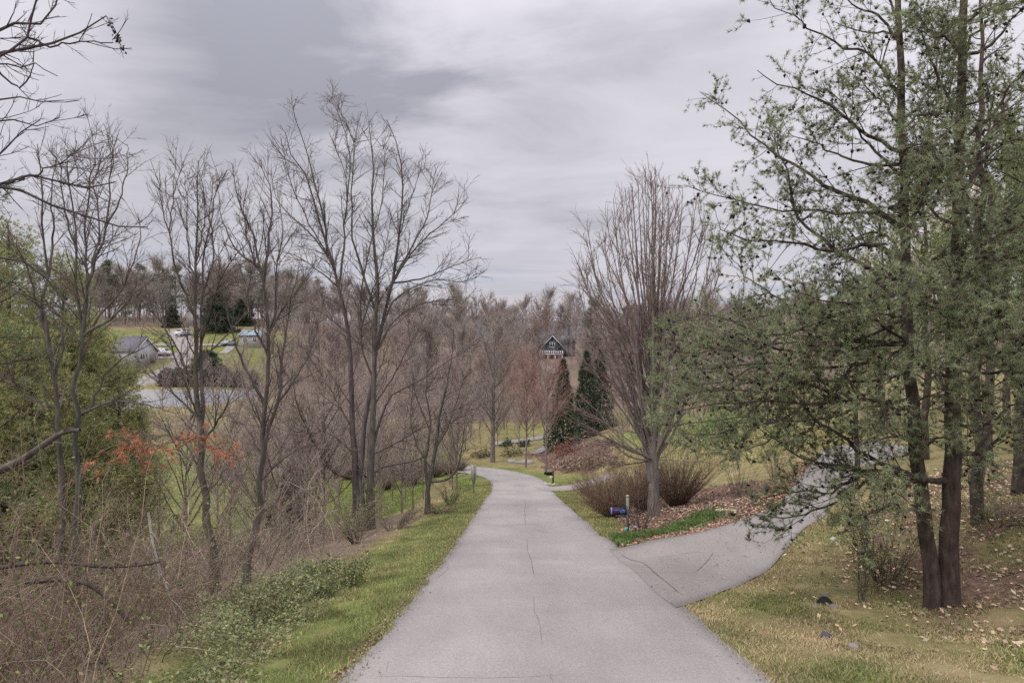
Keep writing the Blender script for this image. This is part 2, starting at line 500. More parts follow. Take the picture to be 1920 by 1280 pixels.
def zones(x, y):
    """(lush grass, leaf mulch, brown wood floor), 0..1 each"""
    wob = 0.6 * np.sin(1.7 * x + 0.6 * y) + 0.5 * np.sin(2.9 * y - 0.8 * x) + 0.3 * np.sin(5.1 * x + 3.3 * y)
    rl = dist_line(road_l[::3], x, y); rr = dist_line(road_r[::3], x, y)
    lush = 0.95 * (1 - sstep(1.6, 4.2, rl + 0.4 * wob)) * (y > -30)
    lush = np.maximum(lush, 0.75 * (1 - sstep(1.0, 2.0, rr + 0.3 * wob)) * (y > 22))
    lush = np.maximum(lush, 0.9 * sstep(-50, -44, x) * (1 - sstep(-10.5, -6.5, x)) * sstep(40, 48, y) * (1 - sstep(96, 104, y)))
    lush = np.maximum(lush, 0.62 * inside(LAWN, x, y))
    lush = np.maximum(lush, 0.95 * sstep(2.8, 3.2, x) * (1 - sstep(6.5, 8.5, x)) * sstep(38, 41, y) * (1 - sstep(64, 68, y)))
    lush = np.maximum(lush, 0.5 * sstep(-5, -2, x) * (x < 22) * sstep(104, 110, y) * (1 - sstep(135, 150, y)))
    lush = np.maximum(lush, 0.75 * sstep(11, 13, x) * (1 - sstep(24, 30, x)) * sstep(60, 66, y) * (1 - sstep(84, 92, y)))
    mul = np.maximum(inside(MULCH, x + 0.3 * wob, y + 0.3 * wob) * 1.0, inside(BANK, x + 0.5 * wob, y + wob) * 1.0)
    under = sstep(6.0, 8.2, x + 0.5 * wob) * (y > 2) * (1 - sstep(24, 30, y)) * (1 - 0.55 * sstep(-0.4, 0.6, wob))
    ed = dist_line(DRV_LO, x, y); under = under * sstep(0.6, 2.2, ed)
    mul = np.maximum(mul, under * 0.8)
    wood = (1 - sstep(-6.6, -4.6, x - 0.022 * np.clip(y, 0, 40) + 0.3 * wob)) * (1 - sstep(40, 47, y))
    wood = np.maximum(wood, sstep(118, 140, y) * (1 - inside(LAWN, x, y)) * (x > -60))
    wood = np.maximum(wood, sstep(205, 225, y))
    wood = np.maximum(wood, sstep(88, 100, x) * 0.5)
    wood = np.maximum(wood, (x < -10) * (x > -60) * sstep(88, 94, y) * (1 - sstep(98, 103, y)) * 0.5)
    lush = lush * (1 - wood * 0.8)
    return np.stack([lush, mul, wood], -1)


def ground_material():
    m, nt, bs = new_mat('ground')
    N, L = nt.nodes, nt.links
    at_ = N.new('ShaderNodeAttribute'); at_.attribute_name = 'tint'
    sp = N.new('ShaderNodeSeparateColor'); L.new(at_.outputs['Color'], sp.inputs[0])
    geo = N.new('ShaderNodeNewGeometry')

    def noise(s, d=5, r=0.6):
        n = N.new('ShaderNodeTexNoise'); n.inputs['Scale'].default_value = s; n.inputs['Detail'].default_value = d; n.inputs['Roughness'].default_value = r
        L.new(geo.outputs['Position'], n.inputs['Vector']); return n.outputs[0]

    def ramp(f, stops):
        r = N.new('ShaderNodeValToRGB'); c = r.color_ramp
        c.elements[0].position, c.elements[0].color = stops[0][0], (*stops[0][1], 1)
        c.elements[1].position, c.elements[1].color = stops[-1][0], (*stops[-1][1], 1)
        for p, q in stops[1:-1]:
            e = c.elements.new(p); e.color = (*q, 1)
        L.new(f, r.inputs[0]); return r.outputs[0]

    def mix(f, a, b):
        x = N.new('ShaderNodeMix'); x.data_type = 'RGBA'
        L.new(f, x.inputs[0]); L.new(a, x.inputs[6]); L.new(b, x.inputs[7]); return x.outputs[2]

    def soft(f, n, lo=0.25, hi=0.75, amt=0.5):
        a = N.new('ShaderNodeMath'); a.operation = 'MULTIPLY_ADD'
        L.new(n, a.inputs[0]); a.inputs[1].default_value = amt; L.new(f, a.inputs[2])
        r = N.new('ShaderNodeMapRange'); r.interpolation_type = 'SMOOTHSTEP'
        L.new(a.outputs[0], r.inputs[0]); r.inputs[1].default_value = lo + amt * 0.5; r.inputs[2].default_value = hi + amt * 0.5
        return r.outputs[0]
    nb, nm, nf, nx = noise(0.22, 4), noise(1.3, 5), noise(9, 5, 0.7), noise(42, 4, 0.7)
    dry = ramp(nm, [(0.3, (0.13, 0.135, 0.05)), (0.5, (0.235, 0.2, 0.095)), (0.7, (0.33, 0.265, 0.15))])
    lush = ramp(nm, [(0.28, (0.10, 0.135, 0.038)), (0.5, (0.16, 0.185, 0.058)), (0.74, (0.26, 0.225, 0.105))])
    mul = ramp(nf, [(0.3, (0.06, 0.038, 0.028)), (0.5, (0.15, 0.095, 0.07)), (0.7, (0.27, 0.19, 0.14))])
    wood = ramp(nf, [(0.3, (0.10, 0.078, 0.055)), (0.5, (0.19, 0.145, 0.11)), (0.72, (0.29, 0.225, 0.175))])
    c = mix(soft(sp.outputs[0], nm), dry, lush)
    c = mix(soft(sp.outputs[2], nm), c, wood)
    c = mix(soft(sp.outputs[1], nm), c, mul)
    fine = N.new('ShaderNodeMapRange'); L.new(nx, fine.inputs[0]); fine.inputs[1].default_value = 0.3; fine.inputs[2].default_value = 0.7
    fine.inputs[3].default_value = 0.68; fine.inputs[4].default_value = 1.3
    v = N.new('ShaderNodeVectorMath'); v.operation = 'SCALE'; L.new(c, v.inputs[0]); L.new(fine.outputs[0], v.inputs[3])
    big = N.new('ShaderNodeMapRange'); L.new(nb, big.inputs[0]); big.inputs[1].default_value = 0.3; big.inputs[2].default_value = 0.7
    big.inputs[3].default_value = 0.8; big.inputs[4].default_value = 1.2
    v2 = N.new('ShaderNodeVectorMath'); v2.operation = 'SCALE'; L.new(v.outputs[0], v2.inputs[0]); L.new(big.outputs[0], v2.inputs[3])
    L.new(v2.outputs[0], bs.inputs['Base Color'])
    bs.inputs['Roughness'].default_value = 0.95; bs.inputs['Specular IOR Level'].default_value = 0.1
    bp = N.new('ShaderNodeBump'); bp.inputs['Strength'].default_value = 0.6; bp.inputs['Distance'].default_value = 0.05
    L.new(nf, bp.inputs['Height']); L.new(bp.outputs[0], bs.inputs['Normal'])
    return m


M_GROUND = ground_material()


def build_ground():
    nx, ny = 340, 310
    xs = 4.6 * np.sinh(6.95 * np.linspace(-1, 1, nx))
    ys = 12 + 8.2 * np.sinh(6.6 * np.linspace(-0.40, 1, ny))
    X, Y = np.meshgrid(xs, ys)
    Z = H(X, Y)
    on = inside(road_poly, X, Y) | inside(drv_poly, X, Y)
    deep = np.minimum(np.minimum(dist_line(road_l[::3], X, Y), dist_line(road_r[::3], X, Y)), np.minimum(dist_line(DRV_LO, X, Y), dist_line(DRV_HI, X, Y)))
    deep = np.where(inside(road_poly, X, Y), np.minimum(dist_line(road_l[::3], X, Y), dist_line(road_r[::3], X, Y)), deep)
    Z = Z - 0.10 * (on & (deep > 0.3))
    far = sstep(20, 60, np.hypot(X, Y))
    # small lumps, only off the paving
    lump = 0.05 * np.sin(2.1 * X + 1.3 * Y) * np.sin(1.7 * Y - 0.6 * X) + 0.03 * np.sin(5.3 * X) * np.sin(4.7 * Y + X)
    keep = sstep(0.2, 1.4, deep) * ~on
    Z = Z + lump * keep * (1 - far)
    pond = inside(POND[:, :2], X, Y)
    Z = np.where(pond, np.minimum(Z, POND_Z - 0.6), Z)
    g = Geo()
    idx = np.arange(nx * ny).reshape(ny, nx)
    q = np.stack([idx[:-1, :-1], idx[:-1, 1:], idx[1:, 1:], idx[1:, :-1]], -1).reshape(-1, 4)
    g._add(np.stack([X, Y, Z], -1), None, q, zones(X.ravel(), Y.ravel()))
    return g.build('ground', M_GROUND, smooth=True, kind='structure')


build_ground()


# ------------------------------------------------------------------ road and drives
def asphalt(name, base, contrast, agg=55):
    m, nt, bs = new_mat(name)
    N, L = nt.nodes, nt.links
    geo = N.new('ShaderNodeNewGeometry')

    def noise(s, d=4, r=0.6, st=None):
        n = N.new('ShaderNodeTexNoise'); n.inputs['Scale'].default_value = s; n.inputs['Detail'].default_value = d; n.inputs['Roughness'].default_value = r
        if st:
            mp = N.new('ShaderNodeMapping'); mp.inputs['Scale'].default_value = st
            L.new(geo.outputs['Position'], mp.inputs[0]); L.new(mp.outputs[0], n.inputs['Vector'])
        else: L.new(geo.outputs['Position'], n.inputs['Vector'])
        return n.outputs[0]

    def rng(f, a, b, lo=0.3, hi=0.7):
        r = N.new('ShaderNodeMapRange'); L.new(f, r.inputs[0]); r.inputs[1].default_value = lo; r.inputs[2].default_value = hi
        r.inputs[3].default_value = a; r.inputs[4].default_value = b; return r.outputs[0]

    def mul(a, b):
        n = N.new('ShaderNodeMath'); n.operation = 'MULTIPLY'; L.new(a, n.inputs[0]); L.new(b, n.inputs[1]); return n.outputs[0]
    f = mul(rng(noise(agg, 3, 0.8), 1 - contrast, 1 + contrast), rng(noise(0.35, 4), 0.89, 1.08))
    f = mul(f, rng(noise(agg * 0.42, 2, 0.7), 1 - contrast * 0.6, 1 + contrast * 0.45))
    f = mul(f, rng(noise(1.2, 5, 0.6, (1.4, 0.22, 1)), 0.93, 1.05))
    f = mul(f, rng(noise(0.9, 6, 0.65), 0.86, 1.0, 0.22, 0.42))
    vm = N.new('ShaderNodeVectorMath'); vm.operation = 'SCALE'
    at_ = N.new('ShaderNodeAttribute'); at_.attribute_name = 'tint'
    b = N.new('ShaderNodeVectorMath'); b.operation = 'MULTIPLY'; L.new(at_.outputs['Color'], b.inputs[0]); b.inputs[1].default_value = base
    L.new(b.outputs[0], vm.inputs[0]); L.new(f, vm.inputs[3])
    L.new(vm.outputs[0], bs.inputs['Base Color'])
    bs.inputs['Roughness'].default_value = 0.85; bs.inputs['Specular IOR Level'].default_value = 0.2
    bp = N.new('ShaderNodeBump'); bp.inputs['Strength'].default_value = 0.5; bp.inputs['Distance'].default_value = 0.01
    L.new(noise(80, 3, 0.8), bp.inputs['Height']); L.new(bp.outputs[0], bs.inputs['Normal'])
    return m


M_ROAD = asphalt('road_asphalt', (0.328, 0.304, 0.290), 0.22)
M_DRIVE = asphalt('drive_asphalt', (0.288, 0.264, 0.250), 0.24)
M_LANE = asphalt('lane_asphalt', (0.30, 0.275, 0.26), 0.1, 8)
M_CRACK = tint_mat('crack', 0.95, 20, 0.3)


def ribbon(name, left, right, mat, lift, across=9, rows=None, edge=0.0, parent=None, rag=0.0, seed=3, wear=0.0, **props):
    """a sheet lofted between two edge lines and draped on the ground"""
    left, right = np.asarray(left)[:, :2], np.asarray(right)[:, :2]
    n = len(left)
    rng = np.random.default_rng(seed)
    if rag:
        k = np.convolve(rng.normal(size=n + 8), np.ones(3) / 3, 'same')[4:-4] * rag
        d = nrm(left - right)
        left = left + d * k[:, None]
        k = np.convolve(rng.normal(size=n + 8), np.ones(3) / 3, 'same')[4:-4] * rag
        right = right - d * k[:, None]
    s = np.linspace(0, 1, across)
    XY = left[:, None, :] * (1 - s)[None, :, None] + right[:, None, :] * s[None, :, None]
    Z = H(XY[..., 0], XY[..., 1]) + lift
    g = Geo()
    idx = np.arange(n * across).reshape(n, across)
    q = np.stack([idx[:-1, :-1], idx[:-1, 1:], idx[1:, 1:], idx[1:, :-1]], -1).reshape(-1, 4)
    ins = np.minimum(s, 1 - s)
    lanes = 1 + 0.035 * np.cos(s * 4 * np.pi + np.pi)[None, :] * wear + wear * 0.04 * np.sin(np.arange(n) * 0.21 + 2 * np.sin(np.arange(n) * 0.05))[:, None] * np.sin(s * 7 + 1)[None, :]
    t = np.ones((n, across, 3)) * lanes[..., None] * (1 - edge * (1 - sstep(0.0, 0.07, ins)))[None, :, None]
    g._add(np.concatenate([XY, Z[..., None]], -1), None, q[:, ::-1], t.reshape(-1, 3))
    return g.build(name, mat, parent, smooth=True, **props)


_rs = smooth_path(np.c_[road_c[:, 0], road_c[:, 1]], 420)
_tt = nrm(np.gradient(_rs, axis=0)); _nn = np.stack([-_tt[:, 1], _tt[:, 0]], 1)
road = ribbon('road', _rs + _nn * HALF, _rs - _nn * HALF, M_ROAD, 0.02, 17, edge=0.25, rag=0.07, wear=1.0, kind='structure')
drive = ribbon('driveway', smooth_path(DRV_HI, 90), smooth_path(DRV_LO, 90), M_DRIVE, 0.026, 15, edge=0.32, rag=0.06, seed=8, wear=0.8, kind='structure')
low_drive_c = smooth_path([(2.2, 57.0), (4.0, 57.3), (6.0, 57.9), (8.6, 58.8)], 24)
_d = nrm(np.gradient(low_drive_c, axis=0)); _dn = np.stack([-_d[:, 1], _d[:, 0]], 1)
ribbon('driveway', low_drive_c + _dn * 1.9, low_drive_c - _dn * 1.9, M_LANE, 0.03, 5, kind='structure')


def lane(name, pts, w, lift=0.12, n=40):
    c = smooth_path(np.asarray(pts)[:, :2], n)
    d = nrm(np.gradient(c, axis=0)); k = np.stack([-d[:, 1], d[:, 0]], 1)
    ribbon(name, c + k * w / 2, c - k * w / 2, M_LANE, lift, 5, kind='structure')


lane('lane', LANE, 5.0)
lane('driveway', [G(255, 669), G(290, 668), G(334, 667)], 4.2, 0.14)
lane('path', [G(292, 647), G(345, 647.5), G(400, 647), G(452, 646)], 2.6, 0.16)
lane('path', [G(418, 663), G(428, 656), G(433, 648)], 2.2, 0.15)
lane('path', [(-3, 103), (2, 105.5), (7, 109), (12, 112)], 2.8, 0.1)
lane('lane', [(3.2, 92), (6, 99), (9, 104)], 1.6, 0.1)
lane('lane', [G(1045, 700), G(1026, 692), G(1012, 684), G(1004, 672), G(1012, 664)], 4.0, 0.2)

# tar-dark cracks, lying on the paving as thin sheets
crng = np.random.default_rng(5)


def crack(pts_px, width, name='crack', parent=road, lift=0.026, wob=0.03, tint=(0.235, 0.217, 0.208), sharp=False):
    pts = np.array([G(px, py)[:2] for px, py in pts_px])
    n = max(8, int(np.linalg.norm(np.diff(pts, axis=0), axis=1).sum() / 0.12))
    if sharp:
        c = np.stack([np.interp(np.linspace(0, 1, n), np.linspace(0, 1, len(pts)), pts[:, q]) for q in (0, 1)], 1)
    else: c = smooth_path(pts, n)
    d = nrm(np.gradient(c, axis=0)); k = np.stack([-d[:, 1], d[:, 0]], 1)
    c = c + k * np.cumsum(crng.normal(size=n) * wob * 0.3)[:, None] * np.sin(np.linspace(0, np.pi, n))[:, None]
    w = 0.62 * width * (0.3 + 0.8 * crng.random(n)) * np.minimum(1, np.minimum(np.arange(n), n - 1 - np.arange(n)) / 6 + 0.06)
    a, b = c + k * w[:, None] / 2, c - k * w[:, None] / 2
    g = Geo()
    V = np.empty((n, 2, 3)); V[:, 0, :2] = a; V[:, 1, :2] = b
    V[..., 2] = H(V[..., 0], V[..., 1]) + lift
    i = np.arange(n - 1) * 2
    g._add(V, None, np.stack([i, i + 1, i + 3, i + 2], -1)[:, ::-1], tint)
    g.build(name, M_CRACK, parent)


crack([(672, 1271), (760, 1270), (860, 1273), (960, 1272), (1060, 1266), (1090, 1265)], 0.018)
crack([(1000, 1118), (1008, 1160), (1014, 1200), (1017, 1215)], 0.022)
crack([(988, 1010), (990, 1040), (996, 1065), (1003, 1085)], 0.028, tint=(0.16, 0.15, 0.145))
crack([(984, 935), (985, 955), (986, 980), (986, 984)], 0.035, tint=(0.16, 0.15, 0.145))
crack([(820, 1072), (826, 1061), (831, 1049)], 0.03)
crack([(817, 1088), (828, 1074), (842, 1066), (856, 1064)], 0.03)
crack([(722, 1265), (728, 1250), (729, 1238)], 0.015)
crack([(1032, 1264), (1036, 1274), (1038, 1284)], 0.02)
crack([(906, 1106), (930, 1103), (938, 1103)], 0.03, tint=(0.2, 0.19, 0.185))
crack([(880, 983), (930, 985), (985, 984), (1040, 981)], 0.06, tint=(0.19, 0.18, 0.175))
crack([(1110, 1076), (1180, 1075), (1240, 1076)], 0.02, tint=(0.17, 0.16, 0.155))
crack([(1160, 1036), (1180, 1050), (1206, 1058), (1225, 1075), (1250, 1095), (1280, 1118)], 0.07, lift=0.034, tint=(0.165, 0.152, 0.146))
crack([(1296, 1188), (1330, 1202), (1340, 1204)], 0.015)
crack([(1218, 1076), (1302, 1074.5)], 0.045, parent=drive, lift=0.034, wob=0.006, sharp=True, tint=(0.165, 0.152, 0.146))
crack([(1301, 1075), (1338, 1036)], 0.055, parent=drive, lift=0.036, wob=0.004, sharp=True, tint=(0.165, 0.152, 0.146))
crack([(1245, 1046), (1275, 1040), (1300, 1037), (1338, 1036)], 0.03, parent=drive, lift=0.034)
for k in range(9):
    x0, y0 = 1225 + crng.random() * 130, 1045 + crng.random() * 70
    crack([(x0, y0), (x0 + crng.normal() * 8 + 12, y0 - 3 + crng.normal() * 3), (x0 + 26 + crng.normal() * 8, y0 - 5 + crng.normal() * 5)], 0.022, parent=drive, lift=0.034, tint=(0.12, 0.11, 0.105))

# ------------------------------------------------------------------ pond and far mountains
def build_pond():
    m, nt, bs = new_mat('pond_water')
    N, L = nt.nodes, nt.links
    bs.inputs['Base Color'].default_value = (0.40, 0.41, 0.44, 1)  # bright sky reflection painted into the water's pale base colour
    bs.inputs['Roughness'].default_value = 0.15; bs.inputs['Specular IOR Level'].default_value = 0.6
    geo = N.new('ShaderNodeNewGeometry'); n = N.new('ShaderNodeTexNoise'); n.inputs['Scale'].default_value = 1.2; n.inputs['Detail'].default_value = 4
    L.new(geo.outputs['Position'], n.inputs['Vector'])
    bp = N.new('ShaderNodeBump'); bp.inputs['Strength'].default_value = 0.8; bp.inputs['Distance'].default_value = 0.25
    L.new(n.outputs[0], bp.inputs['Height']); L.new(bp.outputs[0], bs.inputs['Normal'])
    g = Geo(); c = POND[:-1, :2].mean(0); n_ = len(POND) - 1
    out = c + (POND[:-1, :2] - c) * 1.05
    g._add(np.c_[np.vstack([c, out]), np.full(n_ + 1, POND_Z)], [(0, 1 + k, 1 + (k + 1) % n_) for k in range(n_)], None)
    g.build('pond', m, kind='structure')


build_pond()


def build_mountains():
    m = tint_mat('far_hill', 0.95, 0.004, 0.2)
    for k, (y, a, b, hgt, seed) in enumerate(((5200, -2600, 1200, 200, 2), (5600, 700, 4200, 270, 4), (6500, -5000, 5000, 150, 7))):
        x = np.linspace(a, b, 90)
        r = np.random.default_rng(seed)
        prof = sum(np.sin(x / w + p) * am for w, p, am in zip((700, 310, 150, 60), r.random(4) * 6, (0.5, 0.25, 0.12, 0.05)))
        top = hgt * (0.75 + 0.35 * prof) * np.sin(np.linspace(0, np.pi, 90)) ** 0.5
        g = Geo()
        rows = [np.stack([x, np.full(90, y - 900.0), np.full(90, -60.0)], 1), np.stack([x, np.full(90, y - 350.0), top * 0.55 - 20 + 8 * np.sin(x / 40)], 1),
                np.stack([x, np.full(90, float(y)), top], 1), np.stack([x, np.full(90, y + 900.0), np.full(90, -60.0)], 1)]
        idx = np.arange(360).reshape(4, 90)
        q = np.stack([idx[:-1, :-1], idx[:-1, 1:], idx[1:, 1:], idx[1:, :-1]], -1).reshape(-1, 4)
        g._add(np.vstack(rows), None, q, (0.07, 0.085, 0.10))
        g.build('hill', m, smooth=True, kind='structure')


build_mountains()


# ------------------------------------------------------------------ growing plants
def grow(rng, p0, d0, L, n, wander=0.15, up=0.0, sag=0.0):
    """N paths of n+1 points each"""
    d = nrm(d0); step = (np.asarray(L) / n)[:, None]
    pts = [p0]; p = p0
    for i in range(n):
        d = d + rng.normal(size=d.shape) * wander
        d[:, 2] += up - sag * (i / n)
        d = nrm(d)
        p = p + d * step
        pts.append(p)
    return np.stack(pts, 1)


def spawn(rng, pts, rad, L, dens, t0, t1, ang, ang_sd, lenf, rfac, rmin, taper=0.55, lmin=0.08, biased=None):
    """side shoots off a set of paths: points, directions, lengths, radii, parent"""
    N, n, _ = pts.shape
    cnt = rng.poisson(np.maximum(dens * L, 0.01))
    idx = np.repeat(np.arange(N), cnt)
    if len(idx) == 0: idx = np.array([0])
    t = t0 + (t1 - t0) * rng.random(len(idx))
    f = t * (n - 1); i0 = np.clip(f.astype(int), 0, n - 2); fr = (f - i0)[:, None]
    p = pts[idx, i0] * (1 - fr) + pts[idx, i0 + 1] * fr
    T = nrm(pts[idx, i0 + 1] - pts[idx, i0])
    r = rad[idx, i0] * (1 - fr[:, 0]) + rad[idx, i0 + 1] * fr[:, 0]
    rv = rng.normal(size=T.shape)
    if biased is not None: rv = rv * np.array(biased)
    pr = nrm(rv - (rv * T).sum(-1, keepdims=True) * T)
    a = (ang + ang_sd * rng.normal(size=len(idx)))[:, None]
    d = np.cos(a) * T + np.sin(a) * pr
    ln = np.maximum(lenf[0] + (lenf[1] - lenf[0]) * rng.random(len(idx)), lmin) * (1 - taper * t)
    rr = np.maximum(np.minimum(r * rfac, r), rmin)
    return p, d, ln, rr, idx


def tapered(r0, r1, n, power=1.0):
    s = np.linspace(0, 1, n + 1)[None, :] ** power
    r0 = np.asarray(r0)[:, None]; r1 = np.broadcast_to(np.asarray(r1), r0[:, 0].shape)[:, None]
    return r0 * (1 - s) + r1 * s


def vary(rng, n, base, amt=0.2, hue=0.05):
    b = np.asarray(base, float)[None, :]
    k = 1 + amt * rng.normal(size=(n, 1))
    return np.clip(b * np.clip(k, 0.45, 1.8) * (1 + hue * rng.normal(size=(n, 3))), 0.003, 0.9)


def limbs_px(specs, depth, rng, spread=0.9, n=14, wob=0.05, host=None):
    """main limbs traced as bearing/height, each given its own run in depth and rooted on the nearest stem"""
    pts, rad = [], []
    hostp = list(host.reshape(-1, 3)) if host is not None else None
    for sp in specs:
        P_, r0, r1 = sp[0], sp[1], sp[2]
        dy = sp[3] if len(sp) > 3 else rng.normal() * spread
        d0 = sp[4] if len(sp) > 4 else 0.0
        k = len(P_); s = np.linspace(0, 1, k)
        if hostp is not None:
            hp = np.array(hostp)
            sx, sy = 960 + hp[:, 0] / hp[:, 1] * 1280, 640 - hp[:, 2] / hp[:, 1] * 1280
            j = np.argmin(np.hypot(sx - P_[0][0], sy - P_[0][1]))
            d0 = hp[j, 1] - depth
            P_ = [(sx[j], sy[j])] + list(P_[1:])
        Q = np.array([P(x, y, depth + d0 + dy * u ** 1.2) for (x, y), u in zip(P_, s)])
        c = smooth_path(Q, n)
        if hostp is not None: hostp += list(c[1:])
        c[1:-1] += rng.normal(size=(n - 2, 3)) * wob * np.array([1, 1, 0.4])
        pts.append(c); rad.append(r0 + (r1 - r0) * np.linspace(0, 1, n) ** 0.8)
    return np.stack(pts), np.stack(rad)


def plen(pts):
    return np.linalg.norm(np.diff(pts, axis=1), axis=2).sum(1)


BARK = (0.105, 0.09, 0.08)
TWIG = (0.165, 0.13, 0.122)


def dress_bare(rng, g, pts, rad, l1=(2.0, 0.5, 1.6), l2=(4.0, 0.3, 0.9), l3=(6.0, 0.15, 0.4), up=0.06, ang=0.75, rmin=0.0055, col=BARK, tip=TWIG, t0=0.15, lim=4000, wand=0.075):
    """branches, branchlets and twigs on bare limbs; l* = (per metre, shortest, longest)"""
    L0 = plen(pts)
    p, d, L, r, _ = spawn(rng, pts, rad, L0, l1[0], t0, 0.97, ang, 0.18, (l1[1], l1[2]), 0.5, rmin * 1.8, 0.45)
    b1 = grow(rng, p, d, L, 5, wand, up); r1 = tapered(np.minimum(r, 0.012 * L + 0.006), rmin * 1.1, 5)
    g.tubes(b1, r1, 4, vary(rng, len(b1), np.array(col) * 1.05, 0.12))
    p, d, L, r, _ = spawn(rng, b1, r1, plen(b1), l2[0], 0.15, 0.98, ang * 0.95, 0.2, (l2[1], l2[2]), 0.55, rmin * 1.2, 0.45)
    pa, da, La, ra, _ = spawn(rng, pts, rad, L0, l2[0] * 0.7, max(t0, 0.35), 1.0, ang, 0.25, (l2[1], l2[2]), 0.3, rmin * 1.2, 0.35)
    p, d, L, r = np.concatenate([p, pa]), np.concatenate([d, da]), np.concatenate([L, La]), np.concatenate([r, ra])
    b2 = grow(rng, p, d, L, 3, wand * 1.4, up); r2 = tapered(np.minimum(r, 0.011 * L + 0.004), rmin * 0.85, 3)
    mixc = 0.5 * (np.array(col) + np.array(tip))
    g.tubes(b2, r2, 3, vary(rng, len(b2), mixc, 0.15))
    p, d, L, r, _ = spawn(rng, b2, r2, plen(b2), l3[0], 0.2, 1.0, ang * 0.8, 0.25, (l3[1], l3[2]), 0.7, rmin * 0.8, 0.3)
    if len(p) > lim * 3:
        k = rng.permutation(len(p))[:lim * 3]; p, d, L, r = p[k], d[k], L[k], r[k]
    b3 = grow(rng, p, d, L, 2, wand * 1.5, up); r3 = tapered(np.maximum(rmin * 0.8, np.minimum(r, rmin)), rmin * 0.55, 2)
    g.tubes(b3, r3, 3, vary(rng, len(b3), tip, 0.18, 0.06))
    return b1, b2, b3


def bare_tree(name, label, base, depth, stems, limbs, seed, group=None, spread=0.9, cat='tree', col=BARK, tip=TWIG, trunk_sides=9, **kw):
    """a leafless tree whose stems and limbs follow the traced lines"""
    rng = np.random.default_rng(seed)
    root = thing(name, label, cat, base, group)
    gt = Geo()
    sp, sr = limbs_px(stems, depth, rng, 0.3, 18, 0.03)
    sp[:, 0, 2] -= 0.25
    sr2 = sr.copy(); sr2[:, 0] *= 1.35; sr2[:, 1] *= 1.12
    gt.tubes(sp, sr2, trunk_sides, vary(rng, len(sp), col, 0.06))
    gt.build('trunk', M_BARK, root, base, True)
    g = Geo()
    lp, lr = limbs_px(limbs, depth, rng, spread, wob=0.02, host=sp[:, 2:])
    g.tubes(lp, lr, 6, vary(rng, len(lp), col, 0.08))
    up = np.concatenate([lp, sp[:, ::1][:, 4:][:, :14]]) if sp.shape[1] >= 18 else lp
    ur = np.concatenate([lr, sr[:, 4:][:, :14]]) if sp.shape[1] >= 18 else lr
    dress_bare(rng, g, up, ur, col=col, tip=tip, **kw)
    g.build('crown', M_BARK, root, base, True)
    return root


def needles(rng, g, pos, dirs, n, length, width, spread=0.9, tint=(0.05, 0.075, 0.03), amt=0.25, clump=None, hue=0.08):
    """tufts: n flat needles about each point, leaning along dirs"""
    M = len(pos)
    d = np.repeat(nrm(dirs), n, 0) + rng.normal(size=(M * n, 3)) * spread
    d = nrm(d)
    p = np.repeat(pos, n, 0)
    L = length * (0.6 + 0.7 * rng.random((M * n, 1)))
    side = nrm(np.cross(d, rng.normal(size=d.shape))) * width / 2
    V = np.stack([p - side, p + side, p + d * L], 1)
    t = np.repeat(vary(rng, M, tint, amt, hue), n, 0)
    g.tris(V, t)


def leaves(rng, g, pos, size, tint, amt=0.25, flat=0.0, hue=0.08, aspect=0.55):
    M = len(pos)
    d = rng.normal(size=(M, 3)); d[:, 2] *= (1 - flat); d = nrm(d)
    nn = rng.normal(size=(M, 3)); nn[:, 2] += flat * 3
    s = nrm(np.cross(d, nn)); up = np.cross(s, d)
    L = size * (0.6 + 0.8 * rng.random((M, 1)))
    a = pos; b = pos + d * L * 0.5 + s * L * aspect * 0.5 + up * L * 0.06; c = pos + d * L; e = pos + d * L * 0.5 - s * L * aspect * 0.5 + up * L * 0.06
    g.quads(np.stack([a, b, c, e], 1), vary(rng, M, tint, amt, hue))


